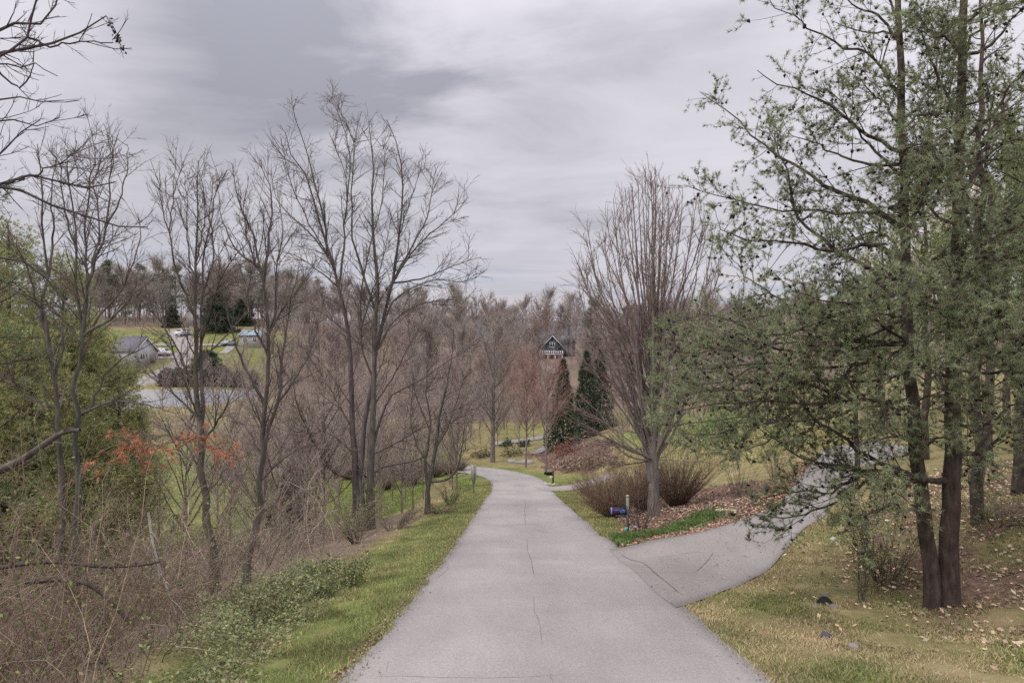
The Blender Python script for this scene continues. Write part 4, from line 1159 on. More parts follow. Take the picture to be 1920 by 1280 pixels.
hl = [
    # upper left
    ([(1690, 160), (1651, 125), (1626, 97), (1576, 84), (1526, 56), (1492, 34), (1440, -5)], 0.035, 0.006),
    ([(1692, 275), (1639, 259), (1595, 231), (1551, 194), (1498, 172), (1420, 132)], 0.045, 0.006),
    ([(1692, 340), (1639, 281), (1607, 244), (1570, 190), (1540, 150)], 0.035, 0.006),
    ([(1694, 420), (1639, 385), (1570, 362), (1514, 325), (1476, 300), (1420, 262), (1360, 205), (1312, 172)], 0.06, 0.007),
    ([(1690, 520), (1615, 500), (1521, 436), (1493, 403), (1465, 300), (1440, 240)], 0.06, 0.007),
    ([(1695, 418), (1640, 398), (1580, 402), (1520, 392), (1470, 396), (1400, 380), (1345, 366), (1282, 346)], 0.042, 0.005),
    ([(1696, 470), (1640, 460), (1560, 470), (1480, 452), (1400, 450), (1350, 430)], 0.05, 0.006),
    ([(1690, 567), (1630, 565), (1568, 570), (1474, 581), (1420, 596), (1380, 606)], 0.06, 0.008),
    ([(1474, 581), (1440, 545), (1400, 520), (1370, 480)], 0.025, 0.006),
    # low left sprays
    ([(1698, 640), (1620, 640), (1520, 620), (1420, 630), (1330, 620), (1262, 628)], 0.05, 0.006),
    ([(1703, 690), (1630, 680), (1540, 690), (1440, 680), (1350, 690), (1270, 690)], 0.05, 0.006),
    ([(1706, 755), (1660, 752), (1591, 748), (1516, 757), (1427, 750), (1340, 758), (1268, 770)], 0.055, 0.007),
    ([(1591, 748), (1520, 720), (1440, 735), (1360, 730), (1300, 740)], 0.035, 0.006),
    ([(1516, 757), (1450, 790), (1390, 800), (1330, 815), (1280, 812)], 0.03, 0.006),
    ([(1762, 915), (1740, 900), (1680, 880), (1605, 844), (1559, 806), (1507, 762), (1470, 745)], 0.075, 0.009),
    ([(1724, 893), (1680, 890), (1610, 877), (1552, 871), (1501, 858), (1454, 819), (1420, 800)], 0.055, 0.006),
    ([(1720, 890), (1660, 885), (1595, 901), (1556, 924), (1493, 920), (1425, 936)], 0.045, 0.006),
    ([(1640, 888), (1590, 930), (1540, 952), (1509, 963), (1462, 971), (1415, 963), (1388, 958)], 0.035, 0.005),
    ([(1700, 480), (1660, 440), (1620, 440), (1580, 480), (1540, 520)], 0.035, 0.006),
    ([(1705, 640), (1640, 600), (1580, 620), (1520, 655)], 0.035, 0.006),
    # between and right of the trunks
    ([(1745, 430), (1742, 340), (1742, 262), (1745, 212), (1757, 175), (1767, 112), (1775, 40)], 0.045, 0.008),
    ([(1795, 369), (1826, 337), (1839, 281), (1870, 225), (1900, 170)], 0.055, 0.008),
    ([(1806, 870), (1845, 850), (1880, 815), (1930, 785), (1990, 760)], 0.055, 0.008),
    ([(1788, 780), (1840, 800), (1900, 760), (1960, 760)], 0.045, 0.008),
    ([(1790, 640), (1840, 620), (1890, 560), (1950, 520)], 0.05, 0.008),
    ([(1793, 520), (1850, 500), (1900, 420), (1960, 380)], 0.05, 0.008),
    ([(1800, 250), (1850, 230), (1900, 160), (1960, 110)], 0.045, 0.007),
    ([(1803, 120), (1850, 90), (1900, 40), (1950, -20)], 0.04, 0.007),
    ([(1800, 200), (1760, 150), (1730, 80), (1700, 20)], 0.035, 0.007),
    ([(1690, 220), (1740, 170), (1760, 90), (1790, 30)], 0.035, 0.007),
    ([(1688, 60), (1650, 30), (1600, 10), (1560, -30)], 0.035, 0.007),
    ([(1686, 20), (1640, -30), (1580, -60)], 0.03, 0.007),
    ([(1700, 520), (1760, 480), (1830, 470), (1880, 460)], 0.04, 0.007),
    ([(1788, 720), (1740, 690), (1690, 700), (1640, 730)], 0.04, 0.007),
    ([(1790, 600), (1730, 570), (1660, 590), (1600, 560)], 0.04, 0.007),
    ([(1786, 690), (1840, 700), (1900, 690), (1960, 640)], 0.04, 0.007),
    ([(1715, 850), (1760, 820), (1820, 850), (1860, 900)], 0.035, 0.006),
    ([(1720, 880), (1690, 930), (1640, 960), (1600, 1000)], 0.03, 0.005),
    ([(1795, 430), (1750, 400), (1720, 330), (1660, 300)], 0.035, 0.007),
    ([(1703, 650), (1650, 650), (1570, 660), (1480, 640), (1390, 660), (1310, 650)], 0.04, 0.006, -1.2),
    ([(1704, 720), (1640, 715), (1560, 715), (1470, 715), (1380, 712), (1300, 722), (1248, 720)], 0.04, 0.006, 1.4),
    ([(1700, 600), (1640, 590), (1560, 600), (1490, 620), (1440, 650)], 0.035, 0.006, -1.4),
    ([(1697, 540), (1660, 530), (1610, 540), (1560, 525), (1500, 530)], 0.035, 0.006, 1.0),
    ([(1790, 560), (1760, 540), (1720, 545), (1660, 520)], 0.035, 0.007, -1.5),
    ([(1793, 480), (1830, 440), (1870, 430), (1930, 440)], 0.035, 0.007, -1.2),
    ([(1788, 660), (1820, 650), (1870, 660), (1930, 600)], 0.035, 0.007, -1.4),
    ([(1787, 740), (1830, 750), (1880, 730), (1940, 700)], 0.035, 0.007, 0.8),
    ([(1786, 760), (1750, 740), (1700, 760), (1650, 790)], 0.035, 0.007, -1.3),
    ([(1800, 320), (1840, 300), (1890, 300), (1950, 280)], 0.035, 0.007, 0.9),
    ([(1800, 280), (1770, 240), (1730, 230), (1680, 240)], 0.03, 0.007, -1.0),
    ([(1695, 260), (1720, 220), (1760, 210), (1800, 190)], 0.03, 0.007, 1.0),
    ([(1797, 380), (1770, 340), (1740, 330), (1700, 350)], 0.03, 0.007, 1.2),
    ([(1803, 100), (1840, 40), (1880, 0), (1920, -40)], 0.03, 0.007),
    ([(1696, 380), (1720, 330), (1740, 320), (1780, 300)], 0.03, 0.007, -0.9),
    ([(1688, 100), (1660, 60), (1620, 60), (1560, 40)], 0.03, 0.006, 0.8),
    ([(1692, 230), (1660, 200), (1610, 150), (1580, 130)], 0.03, 0.006, 1.0),
    ([(1690, 300), (1650, 310), (1600, 300), (1530, 270), (1480, 250)], 0.035, 0.006, 1.2),
    ([(1712, 830), (1680, 820), (1630, 830), (1580, 850)], 0.03, 0.006, -1.0),
    ([(1700, 610), (1600, 640), (1500, 660), (1400, 640), (1300, 660), (1250, 652)], 0.04, 0.006, -1.8),
    ([(1706, 740), (1600, 770), (1500, 790), (1400, 780), (1320, 790), (1262, 800)], 0.04, 0.006, 1.6),
    ([(1440, 680), (1390, 700), (1340, 735), (1290, 760)], 0.022, 0.005, 0.6), ([(1420, 630), (1370, 600), (1320, 590), (1280, 600)], 0.022, 0.005, -0.5),
    ([(1500, 700), (1450, 740), (1400, 770), (1350, 840)], 0.022, 0.005, -0.8), ([(1480, 800), (1430, 830), (1370, 850), (1310, 850)], 0.022, 0.005, 0.5),
    ([(1600, 690), (1560, 730), (1520, 800), (1480, 850)], 0.026, 0.005, -0.9), ([(1640, 600), (1590, 570), (1530, 560), (1470, 530)], 0.028, 0.005, -1.2),
    # boughs that come towards the road
    ([(1786, 700), (1776, 690), (1760, 700), (1740, 712)], 0.04, 0.007, -2.6), ([(1788, 640), (1800, 620), (1820, 620), (1850, 640)], 0.04, 0.007, -2.4), ([(1790, 560), (1786, 540), (1790, 530), (1800, 530)], 0.04, 0.007, -2.4),
    ([(1704, 680), (1696, 660), (1680, 660), (1660, 680)], 0.04, 0.007, -2.4), ([(1700, 560), (1690, 530), (1680, 520), (1660, 520)], 0.04, 0.007, -2.2), ([(1697, 440), (1690, 410), (1690, 400), (1680, 395)], 0.035, 0.007, -2.0),
    ([(1795, 420), (1800, 390), (1815, 380), (1830, 385)], 0.035, 0.007, -2.0), ([(1797, 330), (1790, 300), (1775, 290), (1760, 300)], 0.035, 0.007, -1.9), ([(1694, 310), (1700, 280), (1715, 270), (1730, 275)], 0.03, 0.007, -1.8),
    ([(1800, 230), (1810, 200), (1830, 190), (1850, 195)], 0.03, 0.007, -1.6), ([(1690, 200), (1680, 170), (1665, 160), (1650, 165)], 0.03, 0.007, -1.5), ([(1785, 780), (1800, 770), (1830, 790), (1860, 815)], 0.035, 0.007, -2.2),
    ([(1708, 760), (1690, 760), (1660, 790), (1640, 820)], 0.035, 0.007, -2.2), ([(1788, 600), (1830, 580), (1880, 600), (1930, 640)], 0.035, 0.007, -2.6), ([(1790, 500), (1840, 470), (1890, 480), (1940, 500)], 0.035, 0.007, -2.0),
    ([(1803, 130), (1790, 90), (1770, 70), (1745, 70)], 0.03, 0.007, -1.3), ([(1804, 60), (1830, 20), (1860, 10), (1890, 10)], 0.03, 0.007, -1.2), ([(1687, 90), (1700, 50), (1720, 30), (1745, 20)], 0.03, 0.007, -1.2),
]
lp, lr = limbs_px(hl, DP, prng, 1.3, 14, 0.035, host=stem_pts)
pine_foliage(prng, hero, bp_, lp, lr, l1=(6.4, 0.35, 1.4), l2=(8.0, 0.16, 0.55), per_m=24, n=9, nl=0.088, nw=0.0088, cones=2400, dead=0.6, t0=0.16, tint=(0.148, 0.166, 0.094), spread=0.95)


def auto_pine(name, label, base, height, seed, crown_from=0.25, r0=0.2, width=3.2, group=None, n_limbs=46, lean=0.0, **kw):
    rng = np.random.default_rng(seed)
    root = thing(name, label, 'tree', base, group)
    n = 16; s = np.linspace(0, 1, n)
    c = np.asarray(base)[None] + np.stack([lean * s ** 1.5 * height + 0.05 * rng.normal(size=n), 0.06 * rng.normal(size=n), s * height - 0.2 * (s == 0)], 1)
    g = Geo(); g.tubes(c, r0 * (1 - 0.85 * s), 10, (0.085, 0.066, 0.058)); g.build('trunk', M_PINEBARK, root, base, True)
    u = crown_from + (0.98 - crown_from) * rng.random(n_limbs)
    i = u * (n - 1); i0 = np.clip(i.astype(int), 0, n - 2); fr = (i - i0)[:, None]
    p0 = c[i0] * (1 - fr) + c[i0 + 1] * fr
    a = rng.random(n_limbs) * 2 * np.pi
    shape = np.clip((1 - (u - crown_from) / (1 - crown_from)) ** 0.7 * (0.35 + 0.65 * np.minimum(1, (u - crown_from) / 0.15 + 0.4)), 0.12, 1)
    L = width * shape * (0.65 + 0.5 * rng.random(n_limbs))
    d = np.stack([np.cos(a), np.sin(a), 0.25 + 0.3 * u], 1)
    lp = grow(rng, p0, d, L, 9, 0.1, 0.02)
    lr = tapered(np.clip(0.014 * L + 0.008, 0.01, 0.07), 0.008, 9)
    pine_foliage(rng, root, base, lp, lr, **kw)
    return root


rp1 = auto_pine('pine_tree', 'slim straight pine just behind the large twin-trunked pine', at(1835, 16.0), 13, 61, r0=0.15, width=2.6, crown_from=0.26, n_limbs=40, per_m=20, n=8, nl=0.085, nw=0.015,
                cones=200, l1=(3.6, 0.4, 1.3), l2=(6.0, 0.16, 0.5), tint=(0.125, 0.152, 0.072), group='pines on the right-hand bank', dead=0.5)
rp2 = auto_pine('pine_tree', 'pine in the grove beyond the driveway, its crown seen between the twin trunks', (20.0, 33.0, H(20.0, 33.0)), 15, 64, r0=0.2, width=3.9, crown_from=0.14, n_limbs=64, per_m=15, n=9, nl=0.15,
                nw=0.034, l1=(3.2, 0.5, 1.6), l2=(4.4, 0.2, 0.7), tint=(0.14, 0.165, 0.075), group='pines on the right-hand bank')
dup(rp1, at(1905, 17.6), 2.1, 1.12, 'leaning pine at the right edge on the leaf-strewn bank').rotation_euler[1] = -0.06
for (x, y), rz, sc, lab in (((17.8, 25.5), 1.0, 0.92, 'pine in the grove behind the leaning pine, nearest the right edge'),
                            ((27.0, 36.0), 2.3, 1.1, 'tall dense pine at the back of the grove on the right'),
                            ((23.8, 44.0), 3.7, 0.9, 'shorter pine at the head of the driveway'),
                            ((22.5, 29.0), 5.0, 0.95, 'pine of middle height just left of the leaning pine, set back in the grove'),
                            ((30.5, 42.0), 0.4, 1.15, 'pine farthest back in the grove, at the right edge'),
                            ((15.4, 30.5), 4.2, 0.62, 'young pine beside the driveway, below the twin-trunked pine boughs')):
    dup(rp2, (x, y, H(x, y)), rz, sc, lab)

# yellow-green white pines beyond the bank on the left
wp = auto_pine('white_pine', 'broad yellow-green pine left of the pond, in the middle of three', (-24.5, 35.0, H(-24.5, 35.0)), 17.0, 71, crown_from=0.05, r0=0.22, width=5.6, n_limbs=130, l1=(3.0, 0.6, 2.0), l2=(3.8, 0.25, 0.85),
               per_m=13, n=9, nl=0.22, nw=0.024, soft=0.2, tint=(0.2, 0.206, 0.09), spread=0.8, group='yellow-green pines left of the pond', up=0.02)
wp.location = [float(c) for c in at(118, 37)]
for (px, d), rz, sc, lab in (((222, 37), 1.3, 0.66, 'yellow-green pine nearest the pond, its crown sloping down to the water'),
                             ((14, 36), 2.6, 1.10, 'yellow-green pine at the left edge, partly behind the twin-stemmed bare tree'),
                             ((60, 30), 4.4, 0.72, 'short yellow-green pine in front of the broad yellow-green one'),
                             ((160, 41), 5.4, 0.86, 'yellow-green pine between the broad one and the one nearest the pond'),
                             ((150, 31), 3.3, 0.60, 'low yellow-green pine just behind the orange dead boughs'),
                             ((-40, 31), 0.6, 0.95, 'yellow-green pine cut off by the left edge of the view')):
    x, y = at(px, d)[:2]
    dup(wp, (x, y, H(x, y)), rz, sc, lab)
# the dark pine whose top shows at the left edge
auto_pine('pine_tree', 'dark pine behind the overhead limbs at the left edge', (-16.2, 21.0, H(-16.2, 21.0)), 15.5, 74, crown_from=0.3, r0=0.17, width=2.4, n_limbs=44, per_m=14, n=9, nl=0.11, nw=0.015, l1=(3.4, 0.4, 1.2), l2=(5, 0.18, 0.5), tint=(0.11, 0.14, 0.07))


# ------------------------------------------------------------------ bramble thicket and undergrowth on the left bank
def thicket(name, label, region, n_canes, seed, length=(1.2, 3.6), r=(0.004, 0.011), col=(0.135, 0.105, 0.092), side=5.0, leaf=0, leaf_tint=(0.08, 0.115, 0.03), group=None, sag=0.12, cat='thicket', keep_off=False, wander=0.17):
    """arching canes with side twigs; region(rng, n) -> bases"""
    rng = np.random.default_rng(seed)
    b = region(rng, n_canes); n_canes = len(b)
    root_ = b.mean(0)
    a = rng.random(n_canes) * 2 * np.pi
    d = np.stack([np.cos(a) * 0.7, np.sin(a) * 0.7, 0.6 + rng.random(n_canes)], 1)
    L = length[0] + (length[1] - length[0]) * rng.random(n_canes) ** 1.4
    c = grow(rng, b, d, L, 6, wander, 0.0, sag * 2)
    if keep_off:
        k = (c[:, :, 0] < -3.75 - 0.14 * (c[:, :, 1] - 7)).all(1) & (c[:, :, 1] > 4.6).all(1)
        c = c[k]; n_canes = len(c)
    rr = tapered(r[0] + (r[1] - r[0]) * rng.random(n_canes) ** 1.6, r[0] * 0.7, 6)
    g = Geo(); tc = vary(rng, n_canes, col, 0.3, 0.05); pale = rng.random(n_canes) < 0.13; tc[pale] = tc[pale] * 1.8; g.tubes(c, rr, 3, tc)
    p, d, L2, r2, _ = spawn(rng, c, rr, plen(c), side, 0.15, 1.0, 0.8, 0.3, (0.15, 0.75) if r[0] < 0.011 else (0.4, 1.5), 0.6, r[0] * 0.7, 0.2)
    t = grow(rng, p, d, L2, 2, 0.25, 0.0); tr = tapered(np.full(len(L2), r[0] * 0.75), r[0] * 0.5, 2)
    g.tubes(t, tr, 3, vary(rng, len(t), np.array(col) * 1.2, 0.4, 0.06))
    o = g.build(name, M_TWIG, None, root_, True, kind='stuff', label=label, category=cat, group=group)
    if leaf:
        g = Geo(); k = rng.integers(0, len(t), leaf)
        leaves(rng, g, t[k, rng.integers(1, 3, leaf)] + rng.normal(size=(leaf, 3)) * 0.05, 0.05, leaf_tint, 0.3)
        ob = g.build('leaves', M_LEAF, None, root_, kind='stuff'); ob.parent = o; ob.location = (0, 0, 0)
    return o


def ground_pts(rng, x, y):
    return np.stack([x, y, H(x, y) - 0.02], 1)


def reg_near(rng, n):
    y = 6.4 + 9.0 * rng.random(n) ** 1.1
    xr = -4.35 - 0.22 * (y - 7) - 0.5 * rng.random(n)
    x = xr - (0.9 + 0.62 * y) * rng.random(n) ** 1.1
    return ground_pts(rng, x, y)


def reg_mid(rng, n):
    y = 14 + 18 * rng.random(n)
    x = -6.6 - 12 * rng.random(n)
    return ground_pts(rng, x, y)


def reg_far(rng, n):
    y = 30 + 14 * rng.random(n); x = -7.6 - 14 * rng.random(n) ** 1.2
    return ground_pts(rng, x, y)


thicket('bramble_thicket', 'dense tangle of bare brown brambles filling the lower left bank', reg_near, 1650, 81, length=(0.9, 4.3), r=(0.0032, 0.0105), col=(0.158, 0.115, 0.088), leaf=14000, side=4.4, leaf_tint=(0.12, 0.14, 0.05), keep_off=True, wander=0.24)
thicket('bramble_thicket', 'thinner bare brush on the bank behind the two near bare trees', reg_mid, 1100, 82, length=(1.4, 5.0), r=(0.005, 0.014), col=(0.2, 0.16, 0.13), leaf=5200, side=3.4, leaf_tint=(0.13, 0.155, 0.055))
thicket('bramble_thicket', 'low bare brush around the foot of the tall many-stemmed tree', reg_far, 560, 83, length=(0.7, 2.6), r=(0.007, 0.014), col=(0.2, 0.16, 0.13), leaf=1800, side=3.0, leaf_tint=(0.13, 0.15, 0.055))



def reg_slope(rng, n):
    return ground_pts(rng, 13.5 + 24 * rng.random(n), 48 + 46 * rng.random(n))


def reg_valley(rng, n):
    y = 96 + 120 * rng.random(n) ** 1.3; x = (-0.32 + 0.62 * rng.random(n)) * y
    k = ~((np.abs(x - 0.05 * y) < 0.045 * y) & (y < 232) & (y > 150)) & ~((x > -3) & (x < 16) & (y < 128))
    return ground_pts(rng, x[k], y[k])


def reg_top(rng, n):
    y = 222 + 60 * rng.random(n); x = (-0.66 + 0.4 * rng.random(n)) * y
    return ground_pts(rng, x, y)


thicket('slope_brush', 'grey-brown brush on the slope behind the maple and the pine boughs', reg_slope, 520, 84, length=(1.0, 3.4), r=(0.012, 0.024), col=(0.2, 0.16, 0.135), leaf=900, side=1.6, leaf_tint=(0.15, 0.155, 0.07))
thicket('valley_brush', 'brown brush filling the valley floor under the bare trees past the bend', reg_valley, 900, 85, length=(1.6, 5.0), r=(0.03, 0.05), col=(0.21, 0.17, 0.152), side=1.1)
thicket('ridge_brush', 'brown undergrowth beneath the skyline trees above the far houses', reg_top, 420, 86, length=(2.5, 6.5), r=(0.05, 0.09), col=(0.2, 0.165, 0.145), side=0.9)

# fallen limbs caught in the thicket
frng = np.random.default_rng(90)
for pts, d, r0, lab, col in (
        ([(-60, 915), (0, 881), (45, 859), (113, 813), (150, 806)], 10.5, 0.075, 'thick fallen limb slanting out of the brambles at the left edge', BARK),
        ([(-20, 1066), (91, 1053), (195, 1062), (272, 1058), (300, 1052)], 9.5, 0.035, 'dark dead branch lying level across the brambles', (0.075, 0.06, 0.052)),
        ([(50, 1090), (120, 1086), (159, 1092), (200, 1120), (240, 1165)], 9.2, 0.04, 'dark arching dead branch that dips into the brambles', (0.075, 0.06, 0.052)),
        ([(278, 960), (286, 1015), (300, 1065), (312, 1100), (330, 1150)], 11.0, 0.02, 'thin pale-barked stem bending down into the ivy', (0.34, 0.33, 0.29)),
        ([(330, 1212), (360, 1214), (390, 1219), (405, 1222)], 9.0, 0.009, 'pale thin stick lying on the ivy near the grass', (0.3, 0.26, 0.21))):
    t_ = thing('fallen_branch' if 'stem' not in lab else 'bent_stem', lab, 'branch', P(*pts[-1], d))
    c = smooth_path([P(x, y, d) for x, y in pts], 16)
    g = Geo(); rr = r0 * (1 - 0.55 * np.linspace(0, 1, 16)); g.tubes(c, rr, 6, col)
    g.build('limb', M_BARK, t_, t_.location, True)
    g = Geo()
    p, dd, L, r_, _ = spawn(frng, c[None], rr[None], plen(c[None]), 5, 0.1, 1.0, 0.8, 0.3, (0.2, 0.8), 0.4, 0.004, 0.3)
    tw = grow(frng, p, dd, L, 4, 0.18, -0.03); g.tubes(tw, tapered(r_, 0.003, 4), 3, vary(frng, len(tw), np.array(col) * 1.2, 0.2))
    g.build('twigs', M_TWIG, t_, t_.location, True, kind='stuff')

# rusty dead needles still hanging in the brush
dn = thing('dead_pine_branch', 'dead pine boughs with rusty orange needles above the brambles', 'branch', P(315, 850, 14.5))
rng = np.random.default_rng(91)
paths = [[(180, 852), (230, 830), (290, 836), (330, 842)], [(200, 815), (240, 822), (280, 850), (300, 870)], [(330, 842), (370, 815), (372, 790)], [(310, 832), (350, 822), (390, 836), (436, 850)], [(372, 830), (410, 850), (430, 868)],
         [(150, 880), (190, 870), (230, 860)], [(255, 872), (262, 850), (250, 825)]]
g = Geo(); gn = Geo()
pp = np.stack([smooth_path([P(x, y, 14.5 + 0.6 * rng.normal()) for x, y in q], 10) for q in paths])
g.tubes(pp, np.tile(np.linspace(0.014, 0.005, 10), (len(pp), 1)), 5, (0.13, 0.1, 0.085))
p, d, L, r_, _ = spawn(rng, pp, np.full(pp.shape[:2], 0.008), plen(pp), 9, 0.0, 1.0, 0.9, 0.3, (0.12, 0.45), 0.5, 0.003, 0.2)
tw = grow(rng, p, d, L, 3, 0.15, 0.02); g.tubes(tw, tapered(r_, 0.002, 3), 3, (0.14, 0.1, 0.08))
k = rng.integers(0, len(tw), 800)
k = k[tw[k, -1, 2].argsort()]
needles(rng, gn, tw[k, rng.integers(1, 4, len(k))], tw[k, -1] - tw[k, 0] + np.array([0, 0, -0.15]), 7, 0.12, 0.009, 0.6, (0.40, 0.185, 0.11), 0.3)
g.build('boughs', M_TWIG, dn, dn.location, True); gn.build('dead_needles', M_LITTER, dn, dn.location)


# ------------------------------------------------------------------ leafy shrubs
def leafy_shrub(name, label, base, size, n_leaves, seed, tint, leaf=0.06, stems=16, group=None, cat='shrub', flat=0.0, shell=0.5):
    rng = np.random.default_rng(seed)
    root = thing(name, label, cat, base, group)
    w, dpt, h = size
    g = Geo()
    a = rng.random(stems) * 6.283
    d = np.stack([np.cos(a) * w, np.sin(a) * dpt, h * (0.7 + 0.6 * rng.random(stems))], 1)
    L = np.linalg.norm(d, axis=1) * (0.6 + 0.4 * rng.random(stems))
    b0 = np.asarray(base)[None] + np.stack([np.cos(a) * w * 0.15, np.sin(a) * dpt * 0.15, np.zeros(stems) - 0.03], 1)
    c = grow(rng, b0, d, L, 6, 0.12, 0.03); rr = tapered(np.full(stems, 0.012), 0.004, 6)
    g.tubes(c, rr, 4, vary(rng, stems, (0.12, 0.095, 0.08), 0.2))
    p, dd, L2, r2, _ = spawn(rng, c, rr, plen(c), 9, 0.15, 1.0, 0.8, 0.3, (0.12, 0.5), 0.6, 0.003, 0.2)
    t = grow(rng, p, dd, L2, 3, 0.15, 0.03); g.tubes(t, tapered(r2, 0.002, 3), 3, vary(rng, len(t), (0.15, 0.12, 0.1), 0.2))
    g.build('stems', M_TWIG, root, base, True)
    g = Geo()
    n1 = int(n_leaves * (1 - shell))
    k = rng.integers(0, len(t), n1)
    pos = t[k, rng.integers(1, 4, n1)] + rng.normal(size=(n1, 3)) * 0.05
    n2 = n_leaves - n1
    v = nrm(rng.normal(size=(n2, 3))); v[:, 2] = np.abs(v[:, 2])
    lobes = 1 + 0.16 * np.sin(5 * np.arctan2(v[:, 1], v[:, 0]) + seed) + 0.14 * np.sin(7 * v[:, 2] + 3 * v[:, 0])
    q = np.asarray(base)[None] + v * np.array([w, dpt, h])[None] * (lobes * (0.72 + 0.3 * rng.random(n2)))[:, None]
    leaves(rng, g, np.concatenate([pos, q]), leaf, tint, 0.3, flat)
    g.build('foliage', M_LEAF, root, base)
    return root


IVY = (0.17, 0.18, 0.085)
for px, d, sz, n, seed, lab in ((622, 15.6, (0.85, 0.75, 0.62), 3600, 101, 'rounded evergreen honeysuckle shrub at the far end of the ivy, closest to the road'),
                                (575, 14.2, (0.7, 0.6, 0.42), 2400, 102, 'low evergreen shrub in the ivy just in front of the rounded honeysuckle'),
                                (512, 12.2, (0.75, 0.6, 0.45), 2600, 103, 'evergreen shrub at the near end of the ivy, beside the grass'),
                                (470, 13.6, (0.6, 0.6, 0.38), 1800, 104, 'small evergreen shrub in front of the leaning bare tree')):
    leafy_shrub('evergreen_shrub', lab, at(px, d), sz, n, seed, IVY, 0.06, group='evergreen shrubs along the left verge')
leafy_shrub('budding_shrub', 'loose yellow-green shrub breaking into leaf on the left verge', at(668, 25.5), (0.9, 0.8, 1.5), 900, 105, (0.15, 0.17, 0.05), 0.05, 26, shell=0.1)
leafy_shrub('budding_shrub', 'low spreading shrub with sparse green buds beside the tall many-stemmed tree', at(735, 30), (1.3, 1.0, 1.2), 700, 106, (0.14, 0.15, 0.05), 0.05, 26, shell=0.05)
leafy_shrub('vine_bush', 'green vine climbing the foot of the tall many-stemmed tree', at(688, 32.2), (0.45, 0.4, 2.1), 420, 107, (0.12, 0.15, 0.04), 0.07, 14, shell=0.2)
leafy_shrub('budding_shrub', 'twiggy shrub by the verge just before the sign', at(845, 43), (0.9, 0.8, 1.6), 500, 108, (0.13, 0.145, 0.05), 0.06, 30, shell=0.05)
leafy_shrub('budding_shrub', 'dried weeds and twigs at the grass edge in front of the small dark tree', at(828, 36), (1.0, 0.7, 0.6), 300, 109, (0.24, 0.19, 0.11), 0.06, 40, shell=0.05)
leafy_shrub('leafy_shrub', 'thin yellow-green shrub standing in front of the twin-trunked pine', at(1660, 14.6), (1.0, 0.6, 1.7), 1500, 110, (0.14, 0.155, 0.045), 0.05, 26, shell=0.05)
leafy_shrub('leafy_shrub', 'slender dark-stemmed sapling with green sprigs left of the pine trunks', at(1616, 13.6), (0.3, 0.3, 1.7), 420, 111, (0.10, 0.13, 0.04), 0.05, 7, shell=0.1)
leafy_shrub('leafy_shrub', 'small green shrub at the lower edge of the driveway', at(1548, 20.5), (0.5, 0.4, 0.6), 480, 112, (0.11, 0.14, 0.045), 0.05, 14, shell=0.2)
leafy_shrub('leafy_shrub', 'low tangle of green stems behind the pine trunks', at(1870, 15.5), (1.2, 0.8, 0.6), 1000, 113, (0.10, 0.125, 0.04), 0.05, 24, shell=0.1)


def ivy_mat():
    rng = np.random.default_rng(120)
    g = Geo(); n = 34000
    y = 6.8 + 12.5 * rng.random(n) ** 1.1
    x = -3.95 - 0.10 * (y - 8) + rng.normal(size=n) * (0.52 + 0.02 * y)
    patch = np.sin(2.3 * x + 1.1 * y) + np.sin(1.9 * y - 1.3 * x) + 0.8 * rng.normal(size=n)
    keep = (patch > -0.5 + 2.6 * np.clip((10.5 - y) / 3.5, 0, 1) * rng.random(n)) & (x < -2.95 - 0.09 * (y - 8) - 0.3 * rng.random(n)); x, y = x[keep], y[keep]
    z = H(x, y) + 0.02 + (0.10 + 0.24 * np.clip(-3.2 - 0.09 * (y - 8) - x, 0, 1)) * rng.random(len(x)) * (1 + 0.5 * np.sin(3.7 * x + 2.3 * y))
    leaves(rng, g, np.stack([x, y, z], 1), 0.052, IVY, 0.3, 0.4)
    o = g.build('ivy', M_LEAF, None, (-6, 13, H(-6, 13)), kind='stuff', label='ivy and honeysuckle covering the ground between thicket and grass', category='ground cover')


ivy_mat()


# ------------------------------------------------------------------ vase-shaped bare shrubs round the maple
def vase_shrub(label, base, w, h, n, seed, col, group='twiggy brown shrubs round the maple', lean=0.0, r=0.006):
    rng = np.random.default_rng(seed)
    root = thing('bare_shrub', label, 'shrub', base, group)
    a = rng.random(n) * 6.283; q = rng.random(n) ** 0.55
    d = np.stack([np.cos(a) * q * w * 1.15 + lean, np.sin(a) * q * w * 1.15, np.full(n, h * 0.8)], 1)
    L = h * (0.55 + 0.5 * rng.random(n)) * (1 + 0.12 * np.sin(3 * a + seed))
    b0 = np.asarray(base)[None] + np.stack([np.cos(a) * q * 0.22, np.sin(a) * q * 0.22, np.full(n, -0.03)], 1)
    c = grow(rng, b0, d, L, 5, 0.07, 0.0, 0.03); rr = tapered(r * (0.8 + 0.9 * rng.random(n)), r * 0.6, 5)
    g = Geo(); g.tubes(c, rr, 3, vary(rng, n, col, 0.2)); g.build('stems', M_TWIG, root, base, True)
    p, dd, L2, r2, _ = spawn(rng, c, rr, plen(c), 2.6, 0.25, 1.0, 0.45, 0.2, (0.25, 0.8), 0.7, r * 0.7, 0.3)
    t = grow(rng, p, dd, L2, 2, 0.1, 0.04); g = Geo(); g.tubes(t, tapered(r2, r * 0.5, 2), 3, vary(rng, len(t), np.array(col) * 1.1, 0.2)); g.build('twigs', M_TWIG, root, base, True, kind='stuff' if n < 60 else None)
    return root


